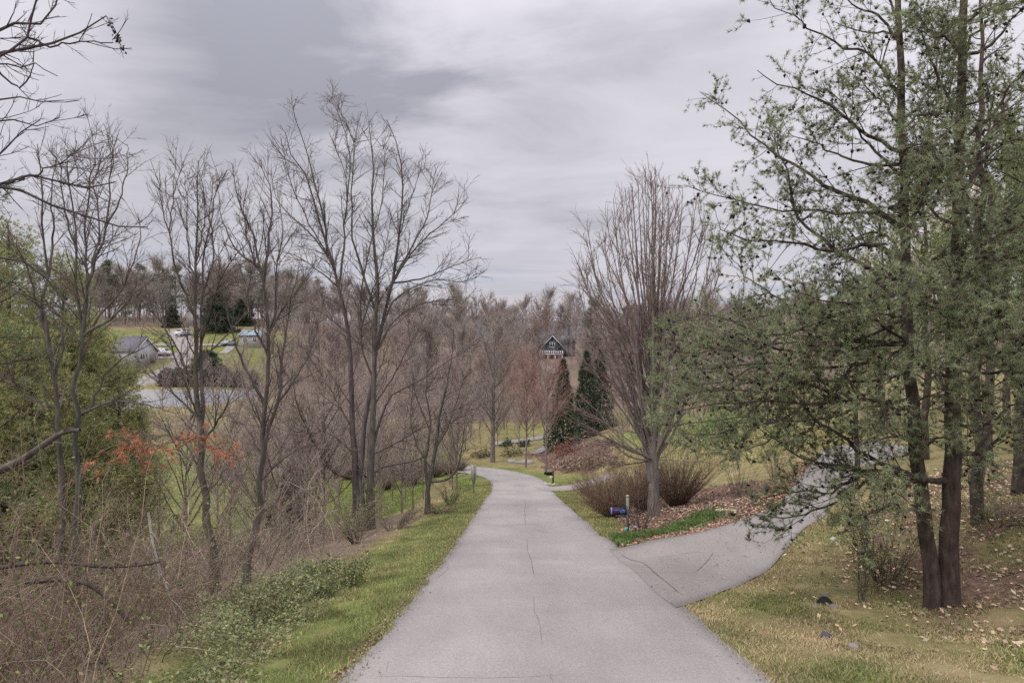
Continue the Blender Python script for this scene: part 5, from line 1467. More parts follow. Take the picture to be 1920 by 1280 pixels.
SH = (0.155, 0.105, 0.078)
vase_shrub('broad brown twiggy shrub left of the maple trunk, nearest the road', at(1150, 31), 2.2, 2.5, 420, 131, SH, lean=-0.1)
vase_shrub('brown twiggy shrub directly behind the maple trunk', at(1205, 33), 2.0, 2.9, 380, 132, (0.165, 0.118, 0.09))
vase_shrub('vase-shaped brown shrub right of the maple trunk, on the mulch', at(1268, 30.5), 2.0, 2.9, 420, 133, (0.14, 0.098, 0.075))
vase_shrub('brown twiggy shrub furthest left, overhanging the second driveway', at(1122, 41), 2.0, 2.3, 280, 134, SH, lean=-0.25, r=0.008)
vase_shrub('thin bare shrub with a stubby dark base up the slope from the log', at(1385, 30), 0.8, 2.0, 26, 135, (0.12, 0.09, 0.075), group=None)
vase_shrub('multi-stemmed bare shrub on the slope below the pine boughs', at(1452, 33), 0.9, 2.3, 40, 136, (0.13, 0.1, 0.085), group=None)
vase_shrub('small dark bare sapling beside the mailbox post', at(1202, 24.6), 0.8, 1.75, 30, 137, (0.075, 0.055, 0.05), group=None, r=0.007)

bend = vase_shrub('bare brown shrub on the inside of the bend, hiding the road beyond', at(840, 78), 2.0, 2.3, 220, 138, (0.17, 0.128, 0.105), group='brown shrubs inside the bend', r=0.014)
for px, d, sc in ((815, 76, 1.0), (790, 79, 1.1), (762, 77, 1.0), (738, 80, 1.15), (712, 78, 1.0), (684, 80, 1.2), (655, 78, 1.1), (625, 80, 1.2), (862, 81, 0.75), (598, 79, 1.15), (570, 80, 1.2), (775, 72, 0.9), (725, 71, 0.9)):
    dup(bend, at(px, d), px * 0.9, sc)


# ------------------------------------------------------------------ evergreens, saplings and woods further off
def conifer(name, label, base, h, w, n, seed, tint, size=0.35, power=0.8, group=None, cat='tree', trunk=0.0):
    """dense evergreen: trunk and a crown of small sprays"""
    rng = np.random.default_rng(seed)
    root = thing(name, label, cat, base, group)
    g = Geo(); s = np.linspace(0, 1, 6)
    g.tubes(np.asarray(base)[None] + np.stack([0 * s, 0 * s, h * 0.96 * s - 0.2 * (s == 0)], 1), w * 0.07 * (1 - 0.85 * s) + 0.02, 6, (0.08, 0.06, 0.05)); g.build('trunk', M_BARK, root, base, True)
    u = trunk + (1 - trunk) * rng.random(n) ** 1.25
    a = rng.random(n) * 6.283
    prof = (1 - (u - trunk) / (1 - trunk)) ** power * (1 + 0.26 * np.sin(5 * a + seed) * np.sin(9 * u + seed) + 0.24 * np.sin(23 * u + 2 * a))
    q = w * prof * (0.55 + 0.5 * rng.random(n) ** 0.5)
    pos = np.asarray(base)[None] + np.stack([np.cos(a) * q, np.sin(a) * q, u * h * 0.98], 1)
    d = np.stack([np.cos(a), np.sin(a), 0.5 + 0.8 * rng.random(n)], 1) + 0.5 * rng.normal(size=(n, 3))
    g = Geo(); needles(rng, g, pos, d, 3, size, size * 0.42, 0.55, tint, 0.25)
    g.build('crown', M_NEEDLE, root, base)
    return root


DARK = (0.05, 0.066, 0.042)
cedar = conifer('cedar_tree', 'dark cedar nearest the road bend, left of two behind the maple', at(1056, 92), 12.0, 2.1, 2500, 201, (0.055, 0.07, 0.045), 0.44, group='dark cedars behind the maple')
dup(cedar, at(1100, 98), 1.4, 1.05, 'dark cedar right of another, half hidden by the maple limbs')
dup(cedar, at(1126, 108), 2.9, 1.08, 'dark cedar farthest back behind the maple limbs')
conifer('spruce_tree', 'small dark cone-shaped spruce in the meadow before the pond', at(436, 70), 3.0, 1.0, 1100, 202, (0.06, 0.08, 0.045), 0.24)
conifer('spruce_tree', 'low dark spruce among the trunks beside the tall many-stemmed tree', at(545, 46), 5.0, 1.7, 1600, 203, (0.06, 0.078, 0.05), 0.32)
conifer('holly_bush', 'rounded dark evergreen on the lawn between hedge and lane', at(388, 160), 5.0, 3.3, 1900, 204, DARK, 0.7, 0.45)
fir = conifer('dark_fir', 'wide dark evergreen beside the silver car', at(408, 202), 11.5, 4.3, 2600, 205, (0.04, 0.055, 0.035), 0.9, 0.4, group='dark evergreens around the far houses')
for px, d, sc, lab in ((322, 214, 0.55, 'dark evergreen left of the hill lane'), (455, 222, 0.75, 'dark evergreen behind the pale house'),
                       (1000, 268, 0.55, 'dark evergreen standing in the wood under the white cottage')):
    dup(fir, at(px, d), px * 0.7, sc, lab)
low = conifer('cypress_bush', 'dark rounded bush at the gate of the blue house', at(1012, 222), 4.0, 2.4, 900, 206, (0.05, 0.065, 0.045), 0.6, 0.45)


def hedge():
    rng = np.random.default_rng(210)
    c = smooth_path([G(305, 722)[:2], G(350, 721)[:2], G(400, 720)[:2], G(445, 722)[:2], G(478, 727)[:2]], 60)
    n = 7000; k = rng.integers(0, 60, n); a = rng.random(n) * np.pi
    hh = 2.9 + 0.5 * np.sin(k * 0.7) + 0.4 * np.sin(k * 0.23)
    r = 0.8 + 0.25 * rng.random(n)
    x = c[k, 0] + rng.normal(size=n) * 0.3; y = c[k, 1] + np.cos(a) * 1.7 * r; z = H(x, y) + np.sin(a) * hh * r
    g = Geo(); needles(rng, g, np.stack([x, y, z], 1), np.stack([rng.normal(size=n), np.cos(a), np.sin(a)], 1), 3, 0.5, 0.25, 0.7, (0.05, 0.055, 0.042), 0.3)
    g.build('hedge', M_LEAF, None, (c[30, 0], c[30, 1], H(c[30, 0], c[30, 1])), label='long dark clipped hedge on the far bank of the pond', category='hedge')


hedge()


def far_bare(seed, h, w, n1=26, cols=(0.17, 0.135, 0.125), tipc=(0.19, 0.145, 0.135), r=0.13, tw=1.0, fork=0.35, up=0.05, fine=7.0, rmin=0.02):
    """a bare tree for the middle distance and the woods; built once, copied many times"""
    rng = np.random.default_rng(seed)
    s = np.linspace(0, 1, 8)
    tr = np.stack([0.25 * np.sin(3 * s + seed) * s, 0.25 * np.cos(2 * s + seed) * s, h * 0.9 * s - 0.3 * (s == 0)], 1)[None]
    rr = (r * (1 - 0.88 * s))[None]
    g1, g2 = Geo(), Geo()
    g1.tubes(tr, rr, 6, vary(rng, 1, cols, 0.05))
    u = fork + (0.97 - fork) * rng.random(n1)
    i = u * 7; i0 = np.clip(i.astype(int), 0, 6); fr = (i - i0)[:, None]
    p0 = tr[0, i0] * (1 - fr) + tr[0, i0 + 1] * fr
    a = rng.random(n1) * 6.283
    d = np.stack([np.cos(a) * w, np.sin(a) * w, np.full(n1, h * 0.32)], 1)
    L = h * 0.46 * (1.05 - 0.6 * u) * (0.75 + 0.5 * rng.random(n1))
    b = grow(rng, p0, d, L, 4, 0.08, up); br = tapered(np.clip(0.013 * L, rmin, 0.08), rmin * 0.8, 4)
    g2.tubes(b, br, 3, vary(rng, n1, cols, 0.12))
    p, d, L, _, _ = spawn(rng, b, br, plen(b), 2.6 * tw, 0.15, 1.0, 0.6, 0.2, (0.09 * h, 0.2 * h), 0.5, rmin * 0.8, 0.4)
    b2 = grow(rng, p, d, L, 2, 0.12, up); g2.tubes(b2, tapered(np.full(len(L), rmin * 0.8), rmin * 0.6, 2), 3, vary(rng, len(b2), tipc, 0.15))
    p, d, L, _, _ = spawn(rng, b2, np.full(b2.shape[:2], rmin), plen(b2), fine / h * 10 * 0.35, 0.1, 1.0, 0.55, 0.2, (0.05 * h, 0.11 * h), 0.5, rmin, 0.3)
    e = p + nrm(d + np.array([0, 0, up * 3])) * L[:, None]
    sd = nrm(np.cross(d, rng.normal(size=d.shape))) * rmin * 0.5
    g2.tris(np.stack([p - sd, p + sd, e], 1), vary(rng, len(p), tipc, 0.2, 0.06))
    return g1, g2


def bare_proto(name, label, base, group=None, mat=M_TWIG, **kw):
    root = thing(name, label, 'tree', base, group)
    g1, g2 = far_bare(**kw)
    a = g1.build('trunk', M_BARK, root, (0, 0, 0), True); b = g2.build('crown', mat, root, (0, 0, 0))
    return root


# individual trees around the bend
bare_proto('shade_tree', 'grey bare tree with a thick trunk at the outside of the bend', at(924, 88.5), seed=301, h=17, w=4.6, n1=40, r=0.36, cols=(0.16, 0.145, 0.13), tipc=(0.18, 0.155, 0.14), fork=0.2, tw=1.5, up=0.07, rmin=0.022)
red = bare_proto('red_maple', 'slender grey-stemmed tree with a reddish crown, left of two on the mulched bank', at(986, 80), 'reddish bare trees beyond the bend', seed=302, h=12.5, w=3.0, n1=34, r=0.14, cols=(0.2, 0.175, 0.16), tipc=(0.225, 0.135, 0.115), fork=0.3, tw=1.6, up=0.08, rmin=0.02)
dup(red, at(1024, 71), 1.1, 0.95, 'slender grey-stemmed tree with a reddish crown, behind the black mailbox')
dup(red, at(945, 118), 2.2, 1.15, 'reddish bare tree in the grass past the bend, tallest of its kind')
dup(red, at(984, 126), 3.9, 1.05, 'reddish bare tree past the bend, in front of the house drive')
dup(red, at(905, 132), 5.1, 1.0, 'reddish bare tree left of the tallest reddish one, past the bend')

srng = np.random.default_rng(320)


def sap_label(px, d):
    if d < 58:
        if px < 480: w = 'behind the two near bare trees'
        elif px < 620: w = 'left of the tall many-stemmed tree'
        else: w = 'between the tall many-stemmed tree and the verge'
    elif d < 96:
        w = 'at the far side of the green hollow' if px < 700 else 'near the inside of the bend, behind the small dark tree'
    elif px < 620: w = 'on the near shore of the pond'
    elif px < 930: w = 'across the road past the bend, left of the thick-trunked tree'
    else: w = 'on the grass past the bend, right of the thick-trunked tree'
    return 'thin bare sapling ' + w, 'bare saplings ' + w


def wood_label(px, d):
    w = 'far left, above the lawn' if px < 520 else 'behind the tall many-stemmed tree' if px < 760 else 'left of the blue house' if px < 1010 else 'right of the blue house' if px < 1250 else 'behind the right-hand pine boughs'
    if d < 250: return 'bare brown tree in the wood on the slope ' + w, 'bare trees on the slope ' + w
    return 'bare brown tree on the far ridge against the sky ' + w, 'bare trees on the ridge ' + w


saps = [bare_proto('sapling', 'thin bare grey-brown sapling in the wooded hollow left of the road', at(760, 52), 'bare saplings in the hollow left of the road', seed=330 + k, h=hh, w=2.0, n1=24, r=0.075, cols=(0.20, 0.165, 0.145), tipc=(0.25, 0.2, 0.18),
                   fork=0.15, tw=1.6, up=0.05, rmin=0.012) for k, hh in enumerate((8.5, 10.5, 7.0))]
spots = [(585, 40), (560, 52), (520, 44), (610, 58), (640, 62), (700, 55), (735, 64), (770, 70), (800, 60), (835, 66), (860, 76), (815, 82), (760, 92), (700, 100), (640, 96), (590, 104), (540, 98), (500, 92), (480, 78), (455, 70), (420, 62), (430, 48),
         (340, 40), (300, 46), (845, 98), (880, 104), (900, 112), (720, 46), (540, 36), (500, 32), (570, 31), (610, 34), (468, 38), (390, 33), (870, 62), (780, 48), (745, 78), (670, 74), (610, 82), (560, 74), (690, 116), (760, 118), (820, 112), (530, 120), (575, 128), (620, 118),
         (450, 110), (480, 124), (505, 140), (545, 150), (590, 146), (640, 152), (690, 142), (740, 150), (790, 140), (840, 146), (880, 152), (640, 50), (665, 68), (690, 84), (715, 72), (740, 88), (765, 60), (790, 100), (815, 68), (830, 78), (850, 90), (850, 62), (870, 98), (725, 56), (650, 88), (600, 92), (575, 66), (545, 62), (505, 60), (480, 50), (710, 40), (750, 44), (660, 44), (625, 74), (810, 88), (775, 84), (890, 120), (870, 130), (1092, 112), (1110, 120), (985, 134), (970, 140), (940, 146), (1120, 132), (1150, 118), (470, 128), (490, 112), (515, 118), (440, 118), (400, 104), (350, 100), (310, 103), (495, 132), (520, 142), (500, 152), (525, 160), (540, 172), (510, 176), (560, 184), (585, 170), (610, 178), (800, 106), (830, 114), (855, 104), (875, 116), (780, 128), (745, 108), (900, 126), (850, 132), (815, 136), (720, 124), (690, 106), (660, 112), (630, 104), (885, 110), (935, 102), (958, 112), (975, 99), (1008, 106), (1030, 100)]
for k, (px, d) in enumerate(spots):
    b = at(px + srng.normal() * 8, d)
    if dist_line(road_c[::3], np.array([b[0]]), np.array([b[1]]))[0] < 4.0: continue
    lab, grp = sap_label(px, d)
    if k < 3:
        saps[k].location = [float(c) for c in b]; saps[k]['label'] = lab; saps[k]['group'] = grp
    else: dup(saps[k % 3], b, srng.random() * 6.28, 0.8 + 0.45 * srng.random(), lab, grp)
# left of the drive on the right slope
for px, d, sc in ((1170, 66, 0.9), (1210, 74, 1.0), (1255, 62, 0.8), (1300, 78, 1.05), (1340, 66, 0.9), (1395, 84, 1.1), (1440, 60, 0.8), (1500, 70, 0.9), (1180, 96, 1.1), (1235, 104, 1.1), (1290, 110, 1.2), (1350, 112, 1.2), (1420, 110, 1.2), (1490, 100, 1.1), (1560, 92, 1.1), (1620, 84, 1.0), (1275, 70, 0.9), (1320, 58, 0.7), (1370, 72, 0.95), (1410, 66, 0.85), (1470, 80, 1.0), (1530, 62, 0.8), (1590, 70, 0.9), (1445, 92, 1.1), (1385, 98, 1.1), (1325, 96, 1.1)):
    dup(saps[px % 3], at(px, d), px * 0.37, sc, 'thin bare grey-brown sapling on the slope behind the maple', 'bare saplings on the slope behind the maple')
for px, d, sc in ((1012, 152, 0.42), (1030, 160, 0.5), (1046, 150, 0.45), (1062, 158, 0.5), (1020, 176, 0.5), (1040, 182, 0.45), (1058, 190, 0.55), (1068, 172, 0.5), (1050, 204, 0.45), (1024, 196, 0.4), (1036, 168, 0.4), (1072, 205, 0.6), (1008, 166, 0.6)):
    dup(saps[px % 3], at(px, d), px * 0.7, sc, 'low bare sapling on the slope just below the blue house', 'low bare saplings below the blue house')
pale = bare_proto('pale_tree', 'pale cream budding tree seen through the boughs of the twin-trunked pine', at(1655, 46), seed=340, h=11, w=3.4, n1=44, r=0.14, cols=(0.26, 0.22, 0.17), tipc=(0.44, 0.385, 0.28), fork=0.12, tw=1.8, up=0.04, rmin=0.022, fine=12)
dup(pale, at(1762, 52), 1.2, 1.45, 'tall pale cream budding tree rising between the twin pine trunks')
dup(pale, at(1490, 58), 2.2, 0.75, 'low cream budding tree on the slope left of the driveway head')
g_b = leafy_shrub('laurel_bush', 'bright green bush on the slope under the pine boughs', at(1345, 52), (1.9, 1.4, 2.2), 1500, 345, (0.09, 0.16, 0.045), 0.2, 14)
leafy_shrub('laurel_bush', 'low green bush beyond the mulch, right of the twiggy shrubs', at(1480, 44), (1.5, 1.0, 1.1), 900, 346, (0.10, 0.14, 0.05), 0.14, 14)
for k, (px, d, w, h, n, tint) in enumerate(((1075, 68, 1.6, 1.1, 500, (0.17, 0.13, 0.09)), (1110, 66, 1.4, 1.3, 500, (0.15, 0.12, 0.08)), (960, 93, 1.8, 1.0, 500, (0.13, 0.125, 0.06)), (900, 93, 1.5, 0.9, 500, (0.16, 0.125, 0.085)), (1060, 84, 1.7, 1.5, 500, (0.22, 0.10, 0.07)),
                                            (1150, 62, 1.6, 1.4, 500, (0.16, 0.12, 0.085)), (982, 100, 1.2, 0.9, 400, (0.05, 0.065, 0.035)), (950, 101, 1.0, 0.8, 400, (0.05, 0.065, 0.035)))):
    leafy_shrub('bank_shrub', ('dry brown shrub low on the mulched bank, behind the black mailbox', 'dry shrub on the bank just right of the mailbox mulch', 'olive shrub at the outside of the bend by the thick-trunked tree', 'brown brush left of the thick-trunked tree at the bend',
                               'rust-red shrub at the foot of the dark cedars', 'brown shrub on the bank above the second driveway', 'dark clipped bush beside the pale path', 'dark clipped bush at the left end of the pale path')[k],
                at(px, d), (w, w * 0.8, h), n, 350 + k, tint, 0.24, 14, flat=0.1)

# the wood that covers the far ridge
protos = []
for k, (hh, c1, c2) in enumerate((((17, (0.22, 0.19, 0.17), (0.245, 0.205, 0.182))), (20, (0.24, 0.215, 0.19), (0.255, 0.222, 0.198)), (15, (0.21, 0.17, 0.15), (0.265, 0.2, 0.176)), (18, (0.19, 0.16, 0.14), (0.235, 0.198, 0.176)))):
    protos.append(bare_proto('woodland_tree', 'bare brown tree on the wooded ridge against the sky', (0, 0, 0), 'bare trees along the far ridge', seed=400 + k, h=hh, w=4.4, n1=30, r=0.22, cols=c1, tipc=c2, fork=0.25, tw=1.3, up=0.06, rmin=0.05, fine=9))
wrng = np.random.default_rng(430)
pts_ = []
while len(pts_) < 285:
    px = 400 + 1150 * wrng.random(); d = 118 + 190 * wrng.random() ** 0.9
    if len(pts_) >= 225: px = 140 + 420 * wrng.random(); d = 214 + 90 * wrng.random()
    x = (px - 960) / 1280 * d
    if inside(LAWN, np.array([x]), np.array([d]))[0]: continue
    if 1006 < px < 1074 and d < 232: continue
    if d < 150 and not 560 < px < 1300: continue
    if px < 520 and d < 213: continue
    pts_.append((px, d))
pts_.sort(key=lambda q: -q[1])
for k, (px, d) in enumerate(pts_):
    b = at(px, d)
    lab, grp = wood_label(px, d)
    if k < 4:
        protos[k].location = [float(c) for c in b]; protos[k]['label'] = lab; protos[k]['group'] = grp
    else:
        dup(protos[k % 4], b, wrng.random() * 6.28, (0.55 + 0.4 * wrng.random()) if d < 250 and px > 520 else (0.7 + 0.4 * wrng.random()), lab, grp)


def far_wood():
    """the rest of the ridge, which reads as one mass"""
    rng = np.random.default_rng(440)
    g = Geo(); n = 1500
    d = 165 + 330 * rng.random(n) ** 0.6; x = (rng.random(n) * 2 - 1) * 0.95 * d
    ok = ~inside([(-128, 150), (-50, 150), (-62, 212), (-128, 212)], x, d) & ~((np.abs(x - 0.03 * d) < 0.035 * d) & (d < 250)) & ~((x < -40) & (d < 190)) & ~((x > 8) & (x < 40) & (d < 150))
    x, d = x[ok], d[ok]; n = len(x); h = 12 + 8 * rng.random(n)
    p0 = np.stack([x, d, H(x, d) - 0.3], 1)
    s = np.linspace(0, 1, 4)
    tr = p0[:, None, :] + np.stack([0 * s, 0 * s, s], 1)[None] * h[:, None, None] * 0.9 + rng.normal(size=(n, 4, 3)) * 0.25
    col = vary(rng, n, (0.22, 0.185, 0.17), 0.15)
    g.tubes(tr, np.clip(h, 1, 99)[:, None] * 0.011 * (1 - 0.8 * s)[None], 3, col)
    m = 9; t = 0.25 + 0.75 * rng.random(n * m); idx = np.repeat(np.arange(n), m)
    p = p0[idx] + np.array([0, 0, 1.0]) * (t * h[idx] * 0.85)[:, None]
    a = rng.random(n * m) * 6.283
    dr = np.stack([np.cos(a), np.sin(a), 0.7 + 0.9 * rng.random(n * m)], 1); L = h[idx] * (0.42 - 0.22 * t)
    b = grow(rng, p, dr, L, 2, 0.15, 0.1); g.tubes(b, tapered(np.full(len(L), 0.06), 0.03, 2), 3, vary(rng, len(b), (0.225, 0.19, 0.168), 0.15))
    k = rng.integers(0, len(b), n * 50); q = b[k, 1] + (b[k, 2] - b[k, 1]) * rng.random((len(k), 1)) * 1.05
    e = nrm(rng.normal(size=(len(k), 3)) + np.array([0, 0, 0.8])); ln = 1.2 + 1.6 * rng.random((len(k), 1))
    sd = nrm(np.cross(e, rng.normal(size=e.shape))) * 0.045
    g.tris(np.stack([q - sd, q + sd, q + e * ln], 1), vary(rng, len(k), (0.242, 0.2, 0.178), 0.25, 0.05))
    g.build('far_wood', M_TWIG, None, (0, 300, H(0, 300)), kind='stuff', label='brown leafless wood covering the far ridge', category='wood')


far_wood()

# pines on the skyline: airy, in uneven layers
def sky_pine(label, base, h, seed, group):
    rng = np.random.default_rng(seed)
    root = thing('ridge_pine', label, 'tree', base, group)
    s = np.linspace(0, 1, 7); b0 = np.asarray(base)[None]
    tr = b0 + np.stack([0.3 * np.sin(2.5 * s) * s, 0 * s, h * s - 0.3 * (s == 0)], 1)
    g = Geo(); g.tubes(tr, 0.26 * (1 - 0.85 * s), 6, (0.13, 0.105, 0.09)); g.build('trunk', M_BARK, root, base, True)
    g, gn = Geo(), Geo(); n = 46
    u = np.sort(0.16 + 0.82 * rng.random(n)); a = rng.random(n) * 6.283
    L = h * 0.25 * (1.15 - u) ** 0.7 * (0.45 + 0.8 * rng.random(n))
    p0 = b0 + np.stack([0.3 * np.sin(2.5 * u) * u, 0 * u, u * h], 1)
    lb = grow(rng, p0, np.stack([np.cos(a), np.sin(a), np.full(n, 0.3)], 1), L, 4, 0.12, 0.06)
    g.tubes(lb, tapered(np.full(n, 0.06), 0.03, 4), 3, (0.13, 0.105, 0.09)); g.build('branches', M_BARK, root, base)
    k = np.repeat(np.arange(n), 34); t = 1 + 3 * rng.random(len(k)) ** 0.7; i0 = np.clip(t.astype(int), 0, 3)
    pos = lb[k, i0] + (lb[k, i0 + 1] - lb[k, i0]) * (t - i0)[:, None] + rng.normal(size=(len(k), 3)) * np.array([0.38, 0.38, 0.22])
    needles(rng, gn, pos, np.stack([np.cos(a[k]), np.sin(a[k]), np.full(len(k), 0.7)], 1), 3, 0.55, 0.16, 0.7, (0.105, 0.125, 0.085), 0.25)
    gn.build('needles', M_NEEDLE, root, base)
    return root


sp = sky_pine('pine with layered boughs rising above the ridge left of the maple crown', at(1108, 196), 21.0, 450, 'pines on the skyline')
sp2 = sky_pine('dark green pine on the skyline above the far houses', at(262, 238), 20.0, 451, 'pines above the far houses')
sp3 = sky_pine('grey-green pine on the skyline behind the right-hand boughs', at(1172, 240), 15.0, 452, 'pines behind the right-hand boughs')
for k, (px, d, sc) in enumerate(((235, 225, 0.95), (288, 232, 1.05), (305, 250, 1.1), (330, 240, 1.15), (352, 255, 1.05), (372, 244, 1.2), (398, 238, 1.12), (425, 252, 1.2), (448, 246, 1.05), (470, 260, 1.1), (492, 240, 1.1), (515, 256, 1.15), (560, 250, 0.95), (600, 236, 0.9),
                                  (205, 240, 1.2), (180, 236, 1.0), (150, 245, 1.2))):
    dup((sp2, sp, sp3)[k % 3], at(px, d), px * 0.3, sc * srng.uniform(0.72, 1.0) * (1.0, 0.95, 1.3)[k % 3], 'dark green pine on the skyline above the far houses', 'pines above the far houses')
for k, (px, d, sc) in enumerate(((1385, 236, 0.85), (1410, 250, 1.0), (1440, 230, 0.8), (1475, 244, 0.95), (1330, 250, 0.8), (1520, 236, 0.9), (1560, 226, 0.9))):
    dup((sp2, sp, sp3)[k % 3], at(px, d), px * 0.3, sc * 0.9, 'grey-green pine on the skyline behind the right-hand boughs', 'pines behind the right-hand boughs')

# ------------------------------------------------------------------ houses
def gable_house(name, label, base, w, dpt, h, roof_h, rz, wall, roof, group=None, windows=(), trim=(0.72, 0.72, 0.7), door=None, over=0.35):
    """gable faces -y before turning by rz"""
    root = thing(name, label, 'house', base, group, rz)
    g = Geo(); g.prism([(-w / 2, -1.2), (w / 2, -1.2), (w / 2, h), (0, h + roof_h), (-w / 2, h)], 'y', -dpt / 2, dpt / 2, wall); g.build('wall', M_PAINT, root, (0, 0, 0))
    for s in (-1, 1):
        g = Geo(); k = roof_h / (w / 2); e = w / 2 + over
        prof = [(0, h + roof_h + 0.05), (s * e, h - k * over + 0.05), (s * e, h - k * over + 0.27), (0, h + roof_h + 0.3)]
        if s < 0: prof = prof[::-1]
        g.prism(prof, 'y', -dpt / 2 - over, dpt / 2 + over, roof); g.build('roof', M_ROOF, root, (0, 0, 0))
        g = Geo()
        prof = [(s * 0.02, h + roof_h - 0.28), (s * e, h - k * over - 0.25), (s * e, h - k * over + 0.04), (s * 0.02, h + roof_h + 0.04)]
        if s < 0: prof = prof[::-1]
        g.prism(prof, 'y', -dpt / 2 - over - 0.06, -dpt / 2 - over + 0.06, trim); g.build('trim', M_PAINT, root, (0, 0, 0))
    for face, u, z, ww, wh, panes in windows:      # face 'f' front gable, 's' +x side, 'l' -x side
        g = Geo(); gp = Geo()
        def put(gg, uu, zz, sx, sz, t, off, dep):
            if face == 'f': gg.box((uu, -dpt / 2 - off, zz), (sx, dep, sz), 0, t)
            elif face == 's': gg.box((w / 2 + off, uu, zz), (dep, sx, sz), 0, t)
            else: gg.box((-w / 2 - off, uu, zz), (dep, sx, sz), 0, t)
        f = 0.14
        put(g, u, z + wh / 2 + f / 2, ww + 2 * f, f, trim, 0.04, 0.12); put(g, u, z - wh / 2 - f / 2, ww + 2 * f, f, trim, 0.04, 0.12)
        for k in range(panes + 1):
            put(g, u - ww / 2 + ww * k / panes + (-f / 2 if k == 0 else f / 2 if k == panes else 0), z, f if k in (0, panes) else 0.1, wh, trim, 0.04, 0.12)
        fr = g.build('window', M_PAINT, root, (0, 0, 0))
        for k in range(panes):
            gp = Geo(); put(gp, u - ww / 2 + ww * (k + 0.5) / panes, z, ww / panes - 0.1, wh, (0.03, 0.035, 0.045), 0.02, 0.05); gp.build('pane', M_GLASS, fr, (0, 0, 0))
    return root


WHITE = (0.7, 0.7, 0.7)
BLUE = (0.035, 0.052, 0.085)
hb = at(1031, 225)
hz = float(P(0, 678, 225)[2]); hb[2] = hz
blue = gable_house('house', 'dark blue gabled house with white trim and a white balcony on the wooded ridge', hb, 6.6, 9, 5.2, 3.4, 0.12, BLUE, (0.06, 0.058, 0.065),
                   windows=[('f', 0, 5.6, 1.5, 1.4, 2), ('f', 1.9, 1.2, 1.3, 1.7, 1), ('f', -1.6, 1.2, 1.5, 1.7, 2)])
g = Geo(); g.box((3.6, 1.5, 2.4), (4.6, 7, 7.2), 0, BLUE); w2 = g.build('wall', M_PAINT, blue, (0, 0, 0))
g = Geo(); g.prism([(-2.4, 6.0), (2.4, 6.0), (1.2, 8.6), (-1.2, 8.6)], 'y', -2.2, 5.4, (0.16, 0.15, 0.16))
for v in g.v: v[:, 0] += 6.0
g.build('roof', M_ROOF, blue, (0, 0, 0))
g = Geo(); g.box((5.9, 1.5, 2.2), (4.0, 7.2, 7.4), 0, (0.06, 0.055, 0.075)); g.build('wall', M_PAINT, blue, (0, 0, 0))
bal = Geo(); bal.box((-0.6, -5.6, 2.55), (7.4, 2.0, 0.22), 0, WHITE); bal = bal.build('balcony', M_PAINT, blue, (0, 0, 0))
for k in range(11):
    g = Geo(); g.box((-4.2 + 0.72 * k, -6.5, 3.15), (0.36, 0.07, 1.0), 0, WHITE); g.build('baluster', M_PAINT, bal, (0, 0, 0))
g = Geo(); g.box((-0.6, -6.5, 3.7), (7.4, 0.12, 0.12), 0, WHITE); g.build('rail', M_PAINT, bal, (0, 0, 0))
for k in range(4):
    g = Geo(); g.box((-4.1 + 2.33 * k, -6.4, 0.9), (0.22, 0.22, 3.1), 0, WHITE); g.build('post', M_PAINT, bal, (0, 0, 0))

hg = at(252, 166)
grey = gable_house('house', 'pale grey house with a steep grey roof beside the white minivan', (hg[0], hg[1], hg[2]), 6.6, 8, 3.0, 3.2, 1.2, (0.42, 0.41, 0.42), (0.15, 0.145, 0.165),
                   windows=[('f', -1.2, 1.6, 1.2, 1.3, 2), ('s', -2, 1.6, 1.2, 1.3, 2)])
g = Geo(); g.box((1.8, -4.03, 1.1), (1.6, 0.12, 2.2), 0, (0.2, 0.17, 0.15)); g.build('door', M_PAINT, grey, (0, 0, 0))
g = Geo(); g.box((1.6, 2.4, 5.6), (0.8, 0.8, 2.2), 0, (0.24, 0.2, 0.18)); g.build('chimney', M_STONE, grey, (0, 0, 0))
hp = at(476, 182)
gable_house('house', 'pale house with a light blue metal roof right of the silver car', hp, 4.6, 5.6, 2.7, 1.2, 1.45, (0.36, 0.335, 0.33), (0.3, 0.36, 0.41), windows=[('f', 0, 1.5, 1.4, 1.3, 2), ('l', -1.5, 1.5, 1.0, 1.2, 2), ('l', 1.2, 1.5, 1.0, 1.2, 2)])
hw = at(372, 225)
gable_house('house', 'small white-gabled house above the tan field on the hill', hw, 6, 8, 4.2, 2.0, 0.3, (0.6, 0.58, 0.57), (0.25, 0.24, 0.25), windows=[('f', 0, 2.4, 1.2, 1.2, 2)])
hc = at(1001, 300)
hc[2] = float(P(0, 622, 300)[2])
gable_house('cottage', 'tiny white cottage high in the wood above the blue house', hc, 5, 6, 4.5, 2.0, 0.2, WHITE, (0.3, 0.3, 0.32), windows=[('f', 0, 2.6, 1.0, 1.2, 1)])

